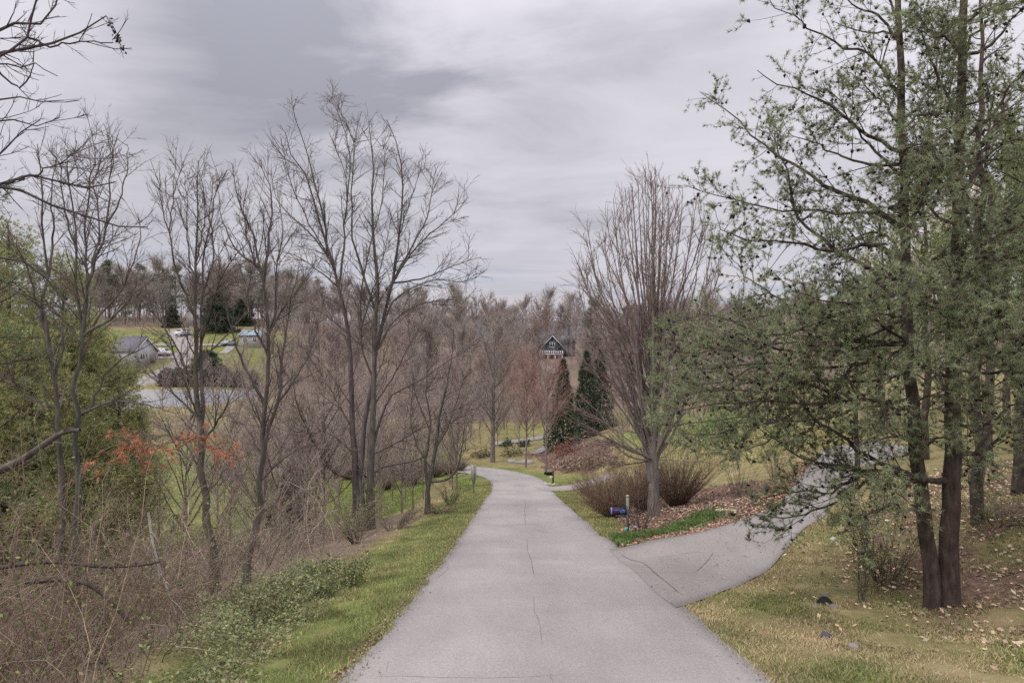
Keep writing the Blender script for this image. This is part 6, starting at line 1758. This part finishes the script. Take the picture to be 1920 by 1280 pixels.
# ------------------------------------------------------------------ vehicles by the far houses
def car(name, label, loc, rz, L, Wd, Ht, col, van=False):
    """nose towards +x"""
    root = thing(name, label, 'car', loc, None, rz)
    hx = L / 2; b0, b1 = 0.28, 0.52 * Ht + 0.12
    if van: top = [(-hx + 0.15, Ht * 0.6), (-hx + 0.35, Ht - 0.08), (-hx + 0.9, Ht), (hx * 0.25, Ht), (hx * 0.45, Ht - 0.14), (hx * 0.72, b1 + 0.05)]
    else: top = [(-hx * 0.72, b1 + 0.06), (-hx * 0.48, Ht - 0.1), (-hx * 0.3, Ht), (hx * 0.1, Ht), (hx * 0.22, Ht - 0.08), (hx * 0.5, b1 + 0.04)]
    lower = [(-hx, b0 + 0.1), (-hx + 0.08, b0), (hx - 0.1, b0), (hx, b0 + 0.12), (hx - 0.03, b1 - 0.22), (hx * 0.8, b1 - 0.02)]
    back = [(-hx + 0.02, b1 - 0.1)]
    if not van: back = [(-hx * 0.95, b1 - 0.02), (-hx + 0.02, b1 - 0.15)]
    prof = lower + top[::-1] + back
    g = Geo(); n = len(prof)
    ring = []
    for y, sc in ((-Wd / 2, 0.0), (-Wd / 2 + 0.14, 1.0), (Wd / 2 - 0.14, 1.0), (Wd / 2, 0.0)):
        q = np.array(prof); c = np.array([0, Ht * 0.45])
        k = np.where(q[:, 1:] > b1 - 0.01, 0.965 if sc == 0 else 1, 0.985 if sc == 0 else 1)
        q = c + (q - c) * k
        yy = np.where(q[:, 1] > b1 + 0.1, y * 0.86, y)
        ring.append(np.stack([q[:, 0], yy, q[:, 1]], 1))
    V = np.concatenate(ring); f4 = []
    for r in range(3):
        for k in range(n): f4.append((r * n + k, r * n + (k + 1) % n, (r + 1) * n + (k + 1) % n, (r + 1) * n + k))
    ci = len(V); V = np.vstack([V, [[0, -Wd / 2 * 0.97, Ht * 0.45], [0, Wd / 2 * 0.97, Ht * 0.45]]])
    f3 = [(ci, (k + 1) % n, k) for k in range(n)] + [(ci + 1, 3 * n + k, 3 * n + (k + 1) % n) for k in range(n)]
    g._add(V, f3, f4, col); g.build('body', M_CARPAINT, root, (0, 0, 0))
    zt, zb = Ht - 0.16, b1 + 0.1
    xs = [(-hx + 0.5, -hx * 0.28), (-hx * 0.24, hx * 0.12), (hx * 0.16, hx * 0.5)] if van else [(-hx * 0.5, -hx * 0.08), (-hx * 0.04, hx * 0.34)]
    for s in (-1, 1):
        for k, (a, b) in enumerate(xs):
            g = Geo(); y = s * (Wd / 2 * 0.87); last = k == len(xs) - 1
            cut = (b - a) * (0.45 if last else 0.0); cutb = (b - a) * (0.3 if k == 0 and not van else 0.05)
            pr = [(a, zb), (b, zb), (b - cut, zt), (a + cutb, zt)]
            g.prism(pr if s > 0 else pr[::-1], 'y', y - 0.02, y + 0.035 * 1, (0.03, 0.035, 0.04)); g.build('window', M_GLASS, root, (0, 0, 0))
    for e in (1, -1):
        g = Geo()
        if e > 0:
            p0, p1 = (top[-1][0], top[-1][1]), (top[-2][0], top[-2][1])
        else: p0, p1 = (top[0][0], top[0][1]), (top[1][0], top[1][1])
        o = np.array([0.03 * e, 0.03])
        q = [np.array(p0) * 0.9 + np.array(p1) * 0.1 + o, np.array(p0) * 0.1 + np.array(p1) * 0.9 + o]
        V = [(q[0][0], -Wd * 0.38, q[0][1]), (q[0][0], Wd * 0.38, q[0][1]), (q[1][0], Wd * 0.35, q[1][1]), (q[1][0], -Wd * 0.35, q[1][1])]
        V += [(x - 0.04 * e, y, z - 0.03) for x, y, z in V]
        g._add(V, None, [(0, 1, 2, 3), (7, 6, 5, 4), (0, 4, 5, 1), (1, 5, 6, 2), (2, 6, 7, 3), (3, 7, 4, 0)], (0.03, 0.035, 0.04)); g.build('windscreen' if e > 0 else 'rear_window', M_GLASS, root, (0, 0, 0))
        for s in (-1, 1):
            g = Geo(); g.box((e * (hx - 0.06), s * Wd * 0.36, b1 - 0.22), (0.14, 0.34, 0.16), 0, (0.6, 0.6, 0.58) if e > 0 else (0.35, 0.03, 0.03)); g.build('headlight' if e > 0 else 'tail_light', M_CARPAINT, root, (0, 0, 0))
        g = Geo(); g.box((e * (hx - 0.02), 0, b0 + 0.14), (0.14, Wd * 0.92, 0.2), 0, np.array(col) * 0.55); g.build('bumper', M_PAINT, root, (0, 0, 0))
    R = 0.33
    for e in (-0.6, 0.6):
        for s in (-1, 1):
            c = np.array([e * hx, s * (Wd / 2 - 0.11), R])
            g = Geo(); g.tubes(np.stack([c + [0, -0.11, 0], c + [0, -0.1, 0], c + [0, 0.1, 0], c + [0, 0.11, 0]])[None], np.array([[R * 0.85, R, R, R * 0.85]]), 16, (0.02, 0.02, 0.02), True); wl = g.build('wheel', M_PAINT, root, (0, 0, 0), True)
            g = Geo(); g.tubes(np.stack([c + [0, s * 0.1, 0], c + [0, s * 0.125, 0]])[None], np.array([[R * 0.6, R * 0.5]]), 12, (0.4, 0.4, 0.42), True); g.build('rim', M_METAL, wl, (0, 0, 0))
    for s in (-1, 1):
        g = Geo(); g.box((hx * 0.42, s * (Wd / 2 + 0.08), b1 + 0.1), (0.14, 0.2, 0.16), 0, col); g.build('mirror', M_CARPAINT, root, (0, 0, 0))
    return root


def on_lane(px, py, lift=0.15):
    p = G(px, py); return (p[0], p[1], p[2] + lift)


car('minivan', 'white minivan parked on the drive of the pale grey house', on_lane(301, 667), -0.08, 5.1, 1.95, 1.8, (0.72, 0.73, 0.76), True)
car('car', 'silver car parked at the end of the straight pale path', on_lane(429, 648), 3.05, 4.6, 1.8, 1.45, (0.45, 0.48, 0.52))
car('white_van', 'white van coming down the hill lane', on_lane(343, 630, 0.14), -1.9, 5.0, 1.95, 1.9, (0.72, 0.73, 0.74), True)


# ------------------------------------------------------------------ mailboxes, sign and small things
def mailbox():
    b = G(1175, 1001); px_m = b[1] / 1280                      # metres per photo pixel at that depth
    root = thing('mailbox', 'blue and purple printed mailbox on a weathered grey-green post by the driveway', 'mailbox', b)
    root.rotation_euler = (0, 0.0, 0)
    hgt = 72 * px_m * 0.985
    g = Geo(); g.box((0.03, 0, hgt / 2 - 0.05), (0.10, 0.10, hgt + 0.1), 0, (0.23, 0.25, 0.20)); post = g.build('post', M_WOOD, root, (0, 0, 0))
    g = Geo(); g.box((0.03, 0, hgt + 0.02), (0.115, 0.115, 0.05), 0, (0.42, 0.36, 0.26), 0.8); g.build('post_cap', M_WOOD, root, (0, 0, 0))
    zb = 38 * px_m
    g = Geo(); g.box((-0.10, 0, zb - 0.05), (0.62, 0.09, 0.07), 0, (0.26, 0.27, 0.23)); g.build('arm', M_WOOD, root, (0, 0, 0))
    # the box: flat floor, sides, rounded top; long side faces the camera, door faces the road
    w, h, x0, x1 = 0.20, 0.235, -0.535, -0.03
    yy, zz = 0.0, zb + 0.0
    def prof(k):
        return [(yy - w / 2 * k, zz), (yy + w / 2 * k, zz)] + [(yy + w / 2 * k * math.cos(t), zz + h - w / 2 + w / 2 * k * math.sin(t)) for t in np.linspace(0, math.pi, 11)]
    BODY = (0.035, 0.03, 0.085)
    g = Geo(); g.prism(prof(1.0), 'x', x0, x1, BODY); body = g.build('box', M_PAINT, root, (0, 0, 0))
    g = Geo(); g.prism(prof(1.06), 'x', x0 - 0.035, x0 - 0.002, (0.30, 0.27, 0.55)); door = g.build('door', M_PAINT, root, (0, 0, 0))
    g = Geo(); g.box((x0 - 0.045, 0, zz + 0.19), (0.02, 0.05, 0.02), 0, (0.5, 0.5, 0.52)); g.build('latch', M_METAL, door, (0, 0, 0))
    # printed cover: light blue badge, purple top band, dull red print
    f = yy - w / 2 - 0.004
    oct_ = [(-0.155 + 0.105 * math.cos(t + 0.39), zz + 0.115 + 0.075 * math.sin(t + 0.39)) for t in np.arange(8) / 8 * 2 * math.pi]
    g = Geo(); g.prism(oct_, 'y', f, f + 0.004, (0.10, 0.36, 0.72)); badge = g.build('badge', M_PAINT, body, (0, 0, 0))
    g = Geo()
    for dx, dz, sx in ((-0.20, 0.13, 0.07), (-0.12, 0.115, 0.06), (-0.17, 0.095, 0.09)): g.box((dx, f - 0.003, zz + dz), (sx, 0.004, 0.012), 0, (0.05, 0.16, 0.5))
    g.build('badge_print', M_PAINT, body, (0, 0, 0), kind='stuff')
    g = Geo(); g.box(((x0 + x1) / 2 + 0.02, f + 0.001, zz + 0.148), (x1 - x0 - 0.06, 0.004, 0.035), 0, (0.16, 0.12, 0.36)); g.build('purple_band', M_PAINT, body, (0, 0, 0))
    rr = np.random.default_rng(3); g = Geo()
    for k in range(9): g.box((-0.47 + 0.19 * rr.random(), f - 0.001, zz + 0.05 + 0.07 * rr.random()), (0.03 + 0.03 * rr.random(), 0.003, 0.018), 0, (0.19, 0.03, 0.06))
    g.build('red_print', M_PAINT, body, (0, 0, 0), kind='stuff')
    g = Geo(); g.prism([(x0 + 0.05, zz + 0.02), (x0 + 0.06, zz + 0.02), (x0 + 0.06, zz + 0.14), (x0 + 0.05, zz + 0.14)], 'y', 0.105, 0.11, (0.4, 0.03, 0.03)); g.build('flag', M_PAINT, body, (0, 0, 0))
    # butterfly stake at its foot
    o = thing('garden_ornament', 'teal and orange butterfly ornament at the foot of the mailbox post', 'ornament', (b[0] - 0.12, b[1] - 0.12, b[2]))
    g = Geo(); g.tubes(np.array([[0, 0, -0.05], [0, 0, 0.2]]), np.array([0.006, 0.006]), 6, (0.05, 0.05, 0.05)); g.build('stake', M_METAL, o, (0, 0, 0))
    for pr, t in (([(0.0, 0.12), (0.05, 0.1), (0.15, 0.16), (0.14, 0.30), (0.06, 0.27)], (0.08, 0.42, 0.45)), ([(0.0, 0.12), (0.04, 0.02), (0.11, 0.0), (0.15, 0.07), (0.08, 0.12)], (0.05, 0.2, 0.35)),
                  ([(0.0, 0.12), (-0.06, 0.24), (-0.11, 0.2), (-0.07, 0.12)], (0.75, 0.5, 0.2)), ([(0.0, 0.12), (-0.08, 0.1), (-0.14, 0.02), (-0.06, 0.0)], (0.8, 0.3, 0.05))):
        g = Geo(); g.prism(pr, 'y', -0.006, 0.006, t); g.build('wing', M_PAINT, o, (0, 0, 0))
    g = Geo(); g.tubes(np.array([[0, 0, 0.05], [0, 0, 0.09], [0, 0, 0.16], [0, 0, 0.18]]), np.array([0.006, 0.016, 0.014, 0.004]), 8, (0.5, 0.04, 0.06)); g.build('body', M_PAINT, o, (0, 0, 0))
    # solar lamp and pale edging stone
    sl = at(1191, 24.5)
    o = thing('garden_lamp', 'small solar garden lamp standing in the ground cover right of the mailbox', 'lamp', sl)
    g = Geo(); g.tubes(np.array([[0, 0, -0.05], [0, 0, 0.2]]), np.array([0.012, 0.012]), 8, (0.03, 0.03, 0.03)); g.build('stake', M_METAL, o, (0, 0, 0))
    g = Geo(); g.tubes(np.array([[0, 0, 0.2], [0, 0, 0.21], [0, 0, 0.28], [0, 0, 0.29]]), np.array([0.03, 0.05, 0.06, 0.06]), 10, (0.45, 0.45, 0.46), True); g.build('lens', M_GLASS, o, (0, 0, 0))
    g = Geo(); g.tubes(np.array([[0, 0, 0.29], [0, 0, 0.31], [0, 0, 0.34]]), np.array([0.085, 0.085, 0.03]), 12, (0.4, 0.39, 0.42), True); g.build('cap', M_METAL, o, (0, 0, 0))


mailbox()


def black_mailbox():
    b = G(1037, 908)
    root = thing('mailbox', 'plain black mailbox on a black post where the second driveway meets the road', 'mailbox', b)
    K = (0.012, 0.012, 0.013)
    g = Geo(); g.box((0, 0, 0.55), (0.13, 0.13, 1.2), 0, K); g.build('post', M_PAINT, root, (0, 0, 0))
    g = Geo(); g.box((0, 0, 1.17), (0.16, 0.16, 0.04), 0, K, 0.6); g.build('post_cap', M_PAINT, root, (0, 0, 0))
    g = Geo(); g.box((-0.3, 0, 0.86), (0.6, 0.09, 0.07), 0, K); g.build('arm', M_PAINT, root, (0, 0, 0))
    w, h = 0.22, 0.25
    pr = [(-w / 2, 0.9), (w / 2, 0.9)] + [(w / 2 * math.cos(t), 0.9 + h - w / 2 + w / 2 * math.sin(t)) for t in np.linspace(0, math.pi, 9)]
    g = Geo(); g.prism(pr, 'x', -0.75, -0.1, K); bx = g.build('box', M_PAINT, root, (0, 0, 0))
    g = Geo(); g.prism([(y * 1.06, 0.9 + (z - 0.9) * 1.04) for y, z in pr], 'x', -0.79, -0.752, (0.02, 0.02, 0.02)); g.build('door', M_PAINT, root, (0, 0, 0))
    g = Geo(); g.box((-0.18, -0.08, 0.66), (0.26, 0.03, 0.2), 0, (0.6, 0.6, 0.6)); g.build('number_plate', M_PAINT, root, (0, 0, 0))
    for k, (x, y, s, t) in enumerate(((-0.35, -0.5, 0.22, (0.4, 0.37, 0.35)), (0.1, -0.45, 0.18, (0.42, 0.36, 0.3)), (0.32, -0.4, 0.15, (0.35, 0.32, 0.3)), (-0.7, -0.5, 0.26, (0.45, 0.43, 0.42)), (-0.05, -0.6, 0.15, (0.5, 0.45, 0.4)))):
        p = (b[0] + x, b[1] + y, H(b[0] + x, b[1] + y))
        rock(('pale grey stone left of the black mailbox post', 'tan stone at the foot of the black mailbox post', 'small grey stone right of the black mailbox post', 'largest pale stone at the road edge near the black mailbox', 'smallest cream stone in front of the black mailbox post')[k], p, s, t, 500 + k, 'stones round the black mailbox')


def rock(label, loc, s, tint, seed, group=None, flat=0.7):
    rng = np.random.default_rng(seed)
    g = Geo(); nu, nv = 9, 6
    u = np.arange(nu) / nu * 2 * np.pi; v = np.linspace(0.12, np.pi - 0.12, nv)
    r = s * (0.85 + 0.3 * rng.random((nv, nu)))
    V = np.stack([r * np.sin(v)[:, None] * np.cos(u), r * np.sin(v)[:, None] * np.sin(u) * 0.8, r * np.cos(v)[:, None] * flat + s * 0.25], -1)
    idx = np.arange(nu * nv).reshape(nv, nu)
    q = np.stack([idx[:-1], np.roll(idx, -1, 1)[:-1], np.roll(idx, -1, 1)[1:], idx[1:]], -1).reshape(-1, 4)[:, ::-1]
    top = V[0].mean(0); V = np.vstack([V.reshape(-1, 3), [top]])
    g._add(V, [(k, (k + 1) % nu, nu * nv) for k in range(nu)], q, tint)
    return g.build('rock', M_STONE, None, None, False, label=label, category='rock', group=group) if loc is None else _place(g, loc, label, group)


def _place(g, loc, label, group):
    o = g.build('rock', M_STONE, None, (0, 0, 0), False, label=label, category='rock', group=group)
    o.location = [float(c) for c in loc]
    return o


black_mailbox()
# rocks that hold the mulched bank
brk = np.random.default_rng(520)
for k in range(16):
    s = k / 15
    p = at(955 + 45 * s + brk.normal() * 3, 88 - 3 * s + brk.normal() * 0.4)
    rock(('pale boulder at the left end of the ragged row past the bend', 'pale boulder in the middle of the ragged row past the bend', 'pale boulder at the right end of the ragged row past the bend')[k * 3 // 16], p, 0.3 + 0.25 * brk.random(), (0.3, 0.28, 0.26), 530 + k, 'boulders along the bank past the bend')


def road_sign():
    b = G(888, 926)
    root = thing('road_sign', 'plain grey-brown back of a tapering road sign on the left verge', 'sign', b)
    g = Geo(); g.box((0, 0, 1.1), (0.06, 0.05, 2.4), 0, (0.20, 0.20, 0.19)); g.build('post', M_METAL, root, (0, 0, 0))
    g = Geo(); g.prism([(-0.06, 0.75), (0.06, 0.75), (0.22, 1.35), (0.22, 2.3), (-0.22, 2.3), (-0.22, 1.35)], 'y', 0.03, 0.05, (0.30, 0.265, 0.23)); g.build('plate', M_METAL, root, (0, 0, 0))
    for z in (1.5, 2.15):
        g = Geo(); g.tubes(np.array([[0, -0.035, z], [0, -0.02, z]]), np.array([0.018, 0.018]), 6, (0.35, 0.35, 0.34), True); g.build('bolt', M_METAL, root, (0, 0, 0))


road_sign()


def log():
    p0, p1 = at(1340, 25.3), at(1381, 25.0)
    o = thing('log', 'short pale cut log lying at the upper end of the ground cover', 'log', p0)
    n = 8; s = np.linspace(0, 1, n)[:, None]; c = p0 * (1 - s) + p1 * s; c[:, 2] += 0.08 + 0.03 * np.sin(s[:, 0] * 5)
    g = Geo(); g.tubes(c, np.linspace(0.075, 0.06, n), 9, (0.4, 0.33, 0.24), True); g.build('trunk', M_BARK, o, p0, True)
    g = Geo(); g.tubes(np.stack([c[2], c[2] + [-0.05, -0.15, 0.05], c[2] + [-0.16, -0.35, 0.0]]), np.array([0.03, 0.025, 0.015]), 6, (0.4, 0.33, 0.25), True); g.build('branch_stub', M_BARK, o, p0, True)
    p0, p1 = at(1298, 22.9), at(1336, 23.6)
    o = thing('fallen_branch', 'bare stick lying across the leaves just below the short log', 'branch', p0)
    c = p0 * (1 - s) + p1 * s; c[:, 2] += 0.05 + 0.04 * np.sin(s[:, 0] * 3)
    g = Geo(); g.tubes(c, np.linspace(0.03, 0.012, n), 6, (0.3, 0.24, 0.18), True); g.build('stick', M_BARK, o, p0, True)


log()


def culvert():
    b = G(1545, 1132)
    o = thing('drain_pipe', 'dark open end of a drain pipe in the bank between the driveway and the pines', 'pipe', b)
    d = np.array([0.15, 0.85, -0.5]); d /= np.linalg.norm(d)
    c0 = np.array([0, 0, 0.0])
    g = Geo()
    P4 = np.stack([c0 - d * 0.10, c0 - d * 0.105, c0 + d * 0.9])
    g.tubes(P4[None], np.array([[0.125, 0.11, 0.108]]), 18, (0.03, 0.03, 0.03)); g.build('pipe', M_STONE, o, (0, 0, 0), True)
    g = Geo(); g.tubes(np.stack([c0 - d * 0.1, c0 + d * 0.9])[None], np.array([[0.13, 0.13]]), 18, (0.06, 0.058, 0.055)); g.build('outer_wall', M_STONE, o, (0, 0, 0), True)
    for k, (px, py, s) in enumerate(((1528, 1140, 0.07), (1562, 1140, 0.09), (1548, 1118, 0.1))):
        rock(('stone at the left lip of the drain pipe', 'stone at the right lip of the drain pipe', 'stone on top of the drain pipe')[k], G(px, py), s, (0.24, 0.21, 0.18), 560 + k, 'stones round the drain pipe')


culvert()
# stones in the gully below
for k, (px, py, s, t, lab) in enumerate(((1548, 1195, 0.10, (0.1, 0.1, 0.12), 'dark rounded stone half sunk in the gully grass'), (1562, 1012, 0.09, (0.5, 0.49, 0.46), 'single white stone on the grass above the drain pipe'), (1600, 1215, 0.08, (0.3, 0.27, 0.25), 'flat grey stone in the gully right of the dark one'))):
    rock(lab, G(px, py), s, t, 570 + k)


# ------------------------------------------------------------------ grass, fallen leaves, ground cover
def blades(name, label, x, y, h, w, tint_fn, seed, lean=0.5, n_each=1):
    rng = np.random.default_rng(seed)
    n = len(x)
    a = rng.random(n) * 6.283
    hh = h * (0.5 + 0.9 * rng.random(n)); ww = w * (0.7 + 0.6 * rng.random(n))
    z = H(x, y) - 0.01
    p = np.stack([x, y, z], 1)
    sd = np.stack([np.cos(a), np.sin(a), np.zeros(n)], 1) * ww[:, None] / 2
    ld = rng.normal(size=(n, 2)) * lean
    tip = p + np.stack([ld[:, 0] * hh, ld[:, 1] * hh, hh], 1)
    g = Geo(); g.tris(np.stack([p - sd, p + sd, tip], 1), tint_fn(rng, n, x, y))
    c = p.mean(0)
    return g.build(name, M_GRASS, None, c, kind='stuff', label=label, category='grass')


def grass_tint(rng, n, x, y):
    zn = zones(x, y); lush = zn[:, :1]
    patch = (0.5 + 0.5 * np.sin(1.3 * x + 0.7 * y) * np.sin(0.9 * y - 1.1 * x + 1))[:, None]
    f = np.clip(lush * 1.02 - 0.42 * patch + 0.38 * rng.normal(size=(n, 1)) * 0.7, 0, 1)
    green = vary(rng, n, (0.165, 0.195, 0.07), 0.25, 0.08); dry = vary(rng, n, (0.33, 0.275, 0.15), 0.25, 0.06)
    return green * f + dry * (1 - f)


def verge_left():
    rng = np.random.default_rng(601)
    n = 105000
    y = 6.2 * (62 / 6.2) ** (rng.random(n) ** 1.15)
    width = np.clip(1.95 + 0.012 * y, 0, 2.6)
    off = rng.random(n)
    off = np.where(rng.random(n) < 0.12, off * 1.7, off)
    cx = np.interp(y, road_c[:150, 1], road_c[:150, 0])
    x = cx - HALF - 0.02 - off * width + rng.normal(size=n) * 0.02
    creep = (rng.random(n) < 0.03) & (np.sin(1.9 * y) + np.sin(4.3 * y + 1) + 0.8 * rng.normal(size=n) > 0.3)
    x = np.where(creep, cx - HALF + 0.06 * np.abs(rng.normal(size=n)), x)
    bare = np.sin(2.1 * y + 3 * x) * np.sin(1.3 * y - 1.7 * x) + 0.4 * rng.normal(size=n)
    k = bare > -0.75
    x, y = x[k], y[k]
    h = 0.05 + 0.0009 * y
    edge = (x > np.interp(y, road_c[:150, 1], road_c[:150, 0]) - HALF - 0.45)
    h = np.where(edge, h * 1.35, h)
    blades('verge_grass', 'green and straw-coloured grass of the left verge beside the road', x, y, h, 0.010 + 0.0011 * y, grass_tint, 602)


def bank_right():
    rng = np.random.default_rng(611)
    n = 215000
    y = 6.0 * (24 / 6.0) ** (rng.random(n) ** 1.3)
    cx = np.interp(y, road_c[:150, 1], road_c[:150, 0]) + HALF
    x = cx + 0.02 + 10.5 * rng.random(n) ** 1.25
    creep = (rng.random(n) < 0.006) & (y < 12); x = np.where(creep, cx - 0.05 * np.abs(rng.normal(size=n)), x)
    k = creep | (~inside(drv_poly, x, y) & ~inside(road_poly, x, y))
    zn = zones(x, y)
    k &= rng.random(n) > zn[:, 1] * 0.75
    k &= (y < 12.2) | (x > np.interp(y, [p[1] for p in DRV_LO], [p[0] for p in DRV_LO]))
    x, y = x[k], y[k]

    def t(rng, n, x, y):
        patch = np.sin(0.9 * x + 0.5) * np.sin(1.1 * y + 0.6 * x) + 0.5 * np.sin(2.7 * x - 1.9 * y)
        f = np.clip(0.38 + 0.42 * patch + 0.3 * rng.normal(size=n), 0, 1)[:, None]
        return vary(rng, n, (0.145, 0.175, 0.058), 0.25, 0.08) * f + vary(rng, n, (0.34, 0.272, 0.165), 0.25, 0.06) * (1 - f)
    blades('bank_grass', 'short half-dry grass on the bank right of the road, below the pines', x, y, 0.045 + 0.0009 * y, 0.011 + 0.0012 * y, t, 612, 0.7)


def right_strip():
    rng = np.random.default_rng(621); n = 26000
    y = 20.8 + 42 * rng.random(n) ** 1.2
    cx = np.interp(y, road_c[:150, 1], road_c[:150, 0]) + HALF
    x = cx + 0.03 + (0.7 + 0.6 * (y > 27) + 1.5 * (y > 38)) * rng.random(n) ** 1.2
    k = dist_line(low_drive_c, x, y) > 1.9
    blades('strip_grass', 'green grass strip along the right edge of the road by the mailboxes', x[k], y[k], 0.09, 0.05, grass_tint, 622)
    n = 30000; y = 40 + 55 * rng.random(n); x = -4.0 - 20 * rng.random(n) - np.where(y > 70, 3, 0)
    k = (dist_line(road_c[::3], x, y) > HALF + 0.3) & (zones(x, y)[:, 0] > 0.3)
    blades('meadow_grass', 'bright green meadow grass in the hollow left of the bend', x[k], y[k], 0.14, 0.11, lambda r, n, x, y: vary(r, n, (0.17, 0.225, 0.06), 0.25, 0.08), 623)
    n = 14000; x = 10 + 12 * rng.random(n); y = 40 + 34 * rng.random(n)
    k = ~inside(drv_poly, x, y) & (zones(x, y)[:, 1] < 0.3)
    blades('slope_grass', 'dry yellow-green grass on the slope behind the twiggy shrubs', x[k], y[k], 0.13, 0.09, lambda r, n, x, y: vary(r, n, (0.31, 0.29, 0.13), 0.3, 0.08), 624)


verge_left(); bank_right(); right_strip()


def litter(name, label, x, y, size, tint, seed, amt=0.4, lift=0.015):
    rng = np.random.default_rng(seed)
    p = np.stack([x, y, H(x, y) + lift + 0.03 * rng.random(len(x))], 1)
    g = Geo(); leaves(rng, g, p, size, tint, amt, 0.75, 0.07, 0.6)
    g.build(name, M_LITTER, None, p.mean(0), kind='stuff', label=label, category='leaves')


lrng = np.random.default_rng(640)
n = 16000
y = 7 + 22 * lrng.random(n) ** 1.2; x = 5.2 + 13 * lrng.random(n) ** 0.9
zn = zones(x, y); k = (lrng.random(n) < 0.14 + zn[:, 1]) & ~inside(drv_poly, x, y)
litter('fallen_leaves', 'tan fallen leaves scattered over the bank under the pines', x[k], y[k], 0.10, (0.36, 0.27, 0.185), 641)
n = 15000
x = 2.6 + 13 * lrng.random(n); y = 20.6 + 20 * lrng.random(n)
k = inside(MULCH, x, y) & ~inside(drv_poly, x, y)
litter('leaf_mulch', 'brown leaf mulch spread round the maple and the twiggy shrubs', x[k], y[k], 0.11, (0.22, 0.145, 0.105), 642, 0.5)
n = 3200; s = lrng.random(n)
edge = smooth_path(DRV_HI, 60)[:, :2]; e = edge[(s * 0.75 * 59).astype(int)] + lrng.normal(size=(n, 2)) * 0.28 + np.array([-0.12, 0.3])
k = ~inside(drv_poly, e[:, 0], e[:, 1]) & ~inside(road_poly, e[:, 0], e[:, 1])
litter('edge_leaves', 'drift of red-brown leaves along the upper edge of the driveway', e[k, 0], e[k, 1], 0.10, (0.27, 0.16, 0.115), 643)
n = 2600; y = 6.5 + 30 * lrng.random(n) ** 1.5; x = np.interp(y, road_c[:150, 1], road_c[:150, 0]) - HALF - 0.02 - 0.10 * np.abs(lrng.normal(size=n))
litter('edge_litter', 'thin line of brown leaf crumbs along the left edge of the road', x, y, 0.05, (0.21, 0.15, 0.10), 644)
n = 1800; y = 6.8 + 6.0 * lrng.random(n) ** 1.2; x = -3.3 - 1.2 * lrng.random(n)
k = np.sin(2.1 * y + 3 * x) * np.sin(1.3 * y - 1.7 * x) < -0.2
litter('verge_leaves', 'tan dead leaves gathered in the bare patches of the left verge', x[k], y[k], 0.06, (0.36, 0.26, 0.15), 645)
n = 5000; y = 70 + 22 * lrng.random(n); x = 2 + 12 * lrng.random(n); k = inside(BANK, x, y)
litter('bank_mulch', 'red-brown mulch on the bank past the black mailbox', x[k], y[k], 0.22, (0.21, 0.14, 0.11), 646)


n = 800; y = 6.5 + 26 * lrng.random(n) ** 1.4; sgn = np.where(lrng.random(n) < 0.5, -1, 1)
x = np.interp(y, road_c[:150, 1], road_c[:150, 0]) + sgn * (HALF - np.abs(lrng.normal(size=n)) * 0.16)
k = (sgn < 0) | (y < 11.8) | (y > 20.6)
litter('road_grit', 'brown crumbs and leaf bits washed along the edges of the road', x[k], y[k], 0.032, (0.17, 0.125, 0.09), 647, 0.4, 0.024)
n = 420; s_ = lrng.random(n); i_ = (s_ * 70).astype(int); w_ = lrng.random(n)
e = smooth_path(DRV_HI, 90)[i_, :2] * (1 - w_)[:, None] + smooth_path(DRV_LO, 90)[i_, :2] * w_[:, None]
litter('drive_leaves', 'scattered brown leaf bits lying on the driveway', e[:, 0], e[:, 1], 0.05, (0.25, 0.16, 0.11), 648, 0.4, 0.03)


def juniper():
    rng = np.random.default_rng(650)
    c = smooth_path([at(1150, 21.1)[:2], at(1190, 22.4)[:2], at(1235, 23.2)[:2], at(1290, 24.0)[:2], at(1335, 25.2)[:2]], 60)
    n = 9000; k = rng.integers(0, 60, n)
    w = 0.42 + 0.22 * np.sin(k * 0.33) + 0.1 * np.sin(k * 0.9)
    x = c[k, 0] + rng.normal(size=n) * 0.5 * w; y = c[k, 1] + rng.normal(size=n) * w * 0.9
    kk = ~inside(drv_poly, x, y) & ~inside(road_poly, x, y); x, y = x[kk], y[kk]
    z = H(x, y) + 0.22 * rng.random(len(x)) * (0.75 + 0.25 * np.sin(5 * x + 3 * y))
    g = Geo(); needles(rng, g, np.stack([x, y, z], 1), np.stack([0.4 * rng.normal(size=len(x)), 0.4 * rng.normal(size=len(x)), np.ones(len(x))], 1), 4, 0.10, 0.022, 0.6, (0.085, 0.125, 0.04), 0.3)
    g.build('juniper', M_NEEDLE, None, (c[30, 0], c[30, 1], H(c[30, 0], c[30, 1])), kind='stuff', label='strip of dark green creeping juniper along the upper driveway edge', category='ground cover')


juniper()
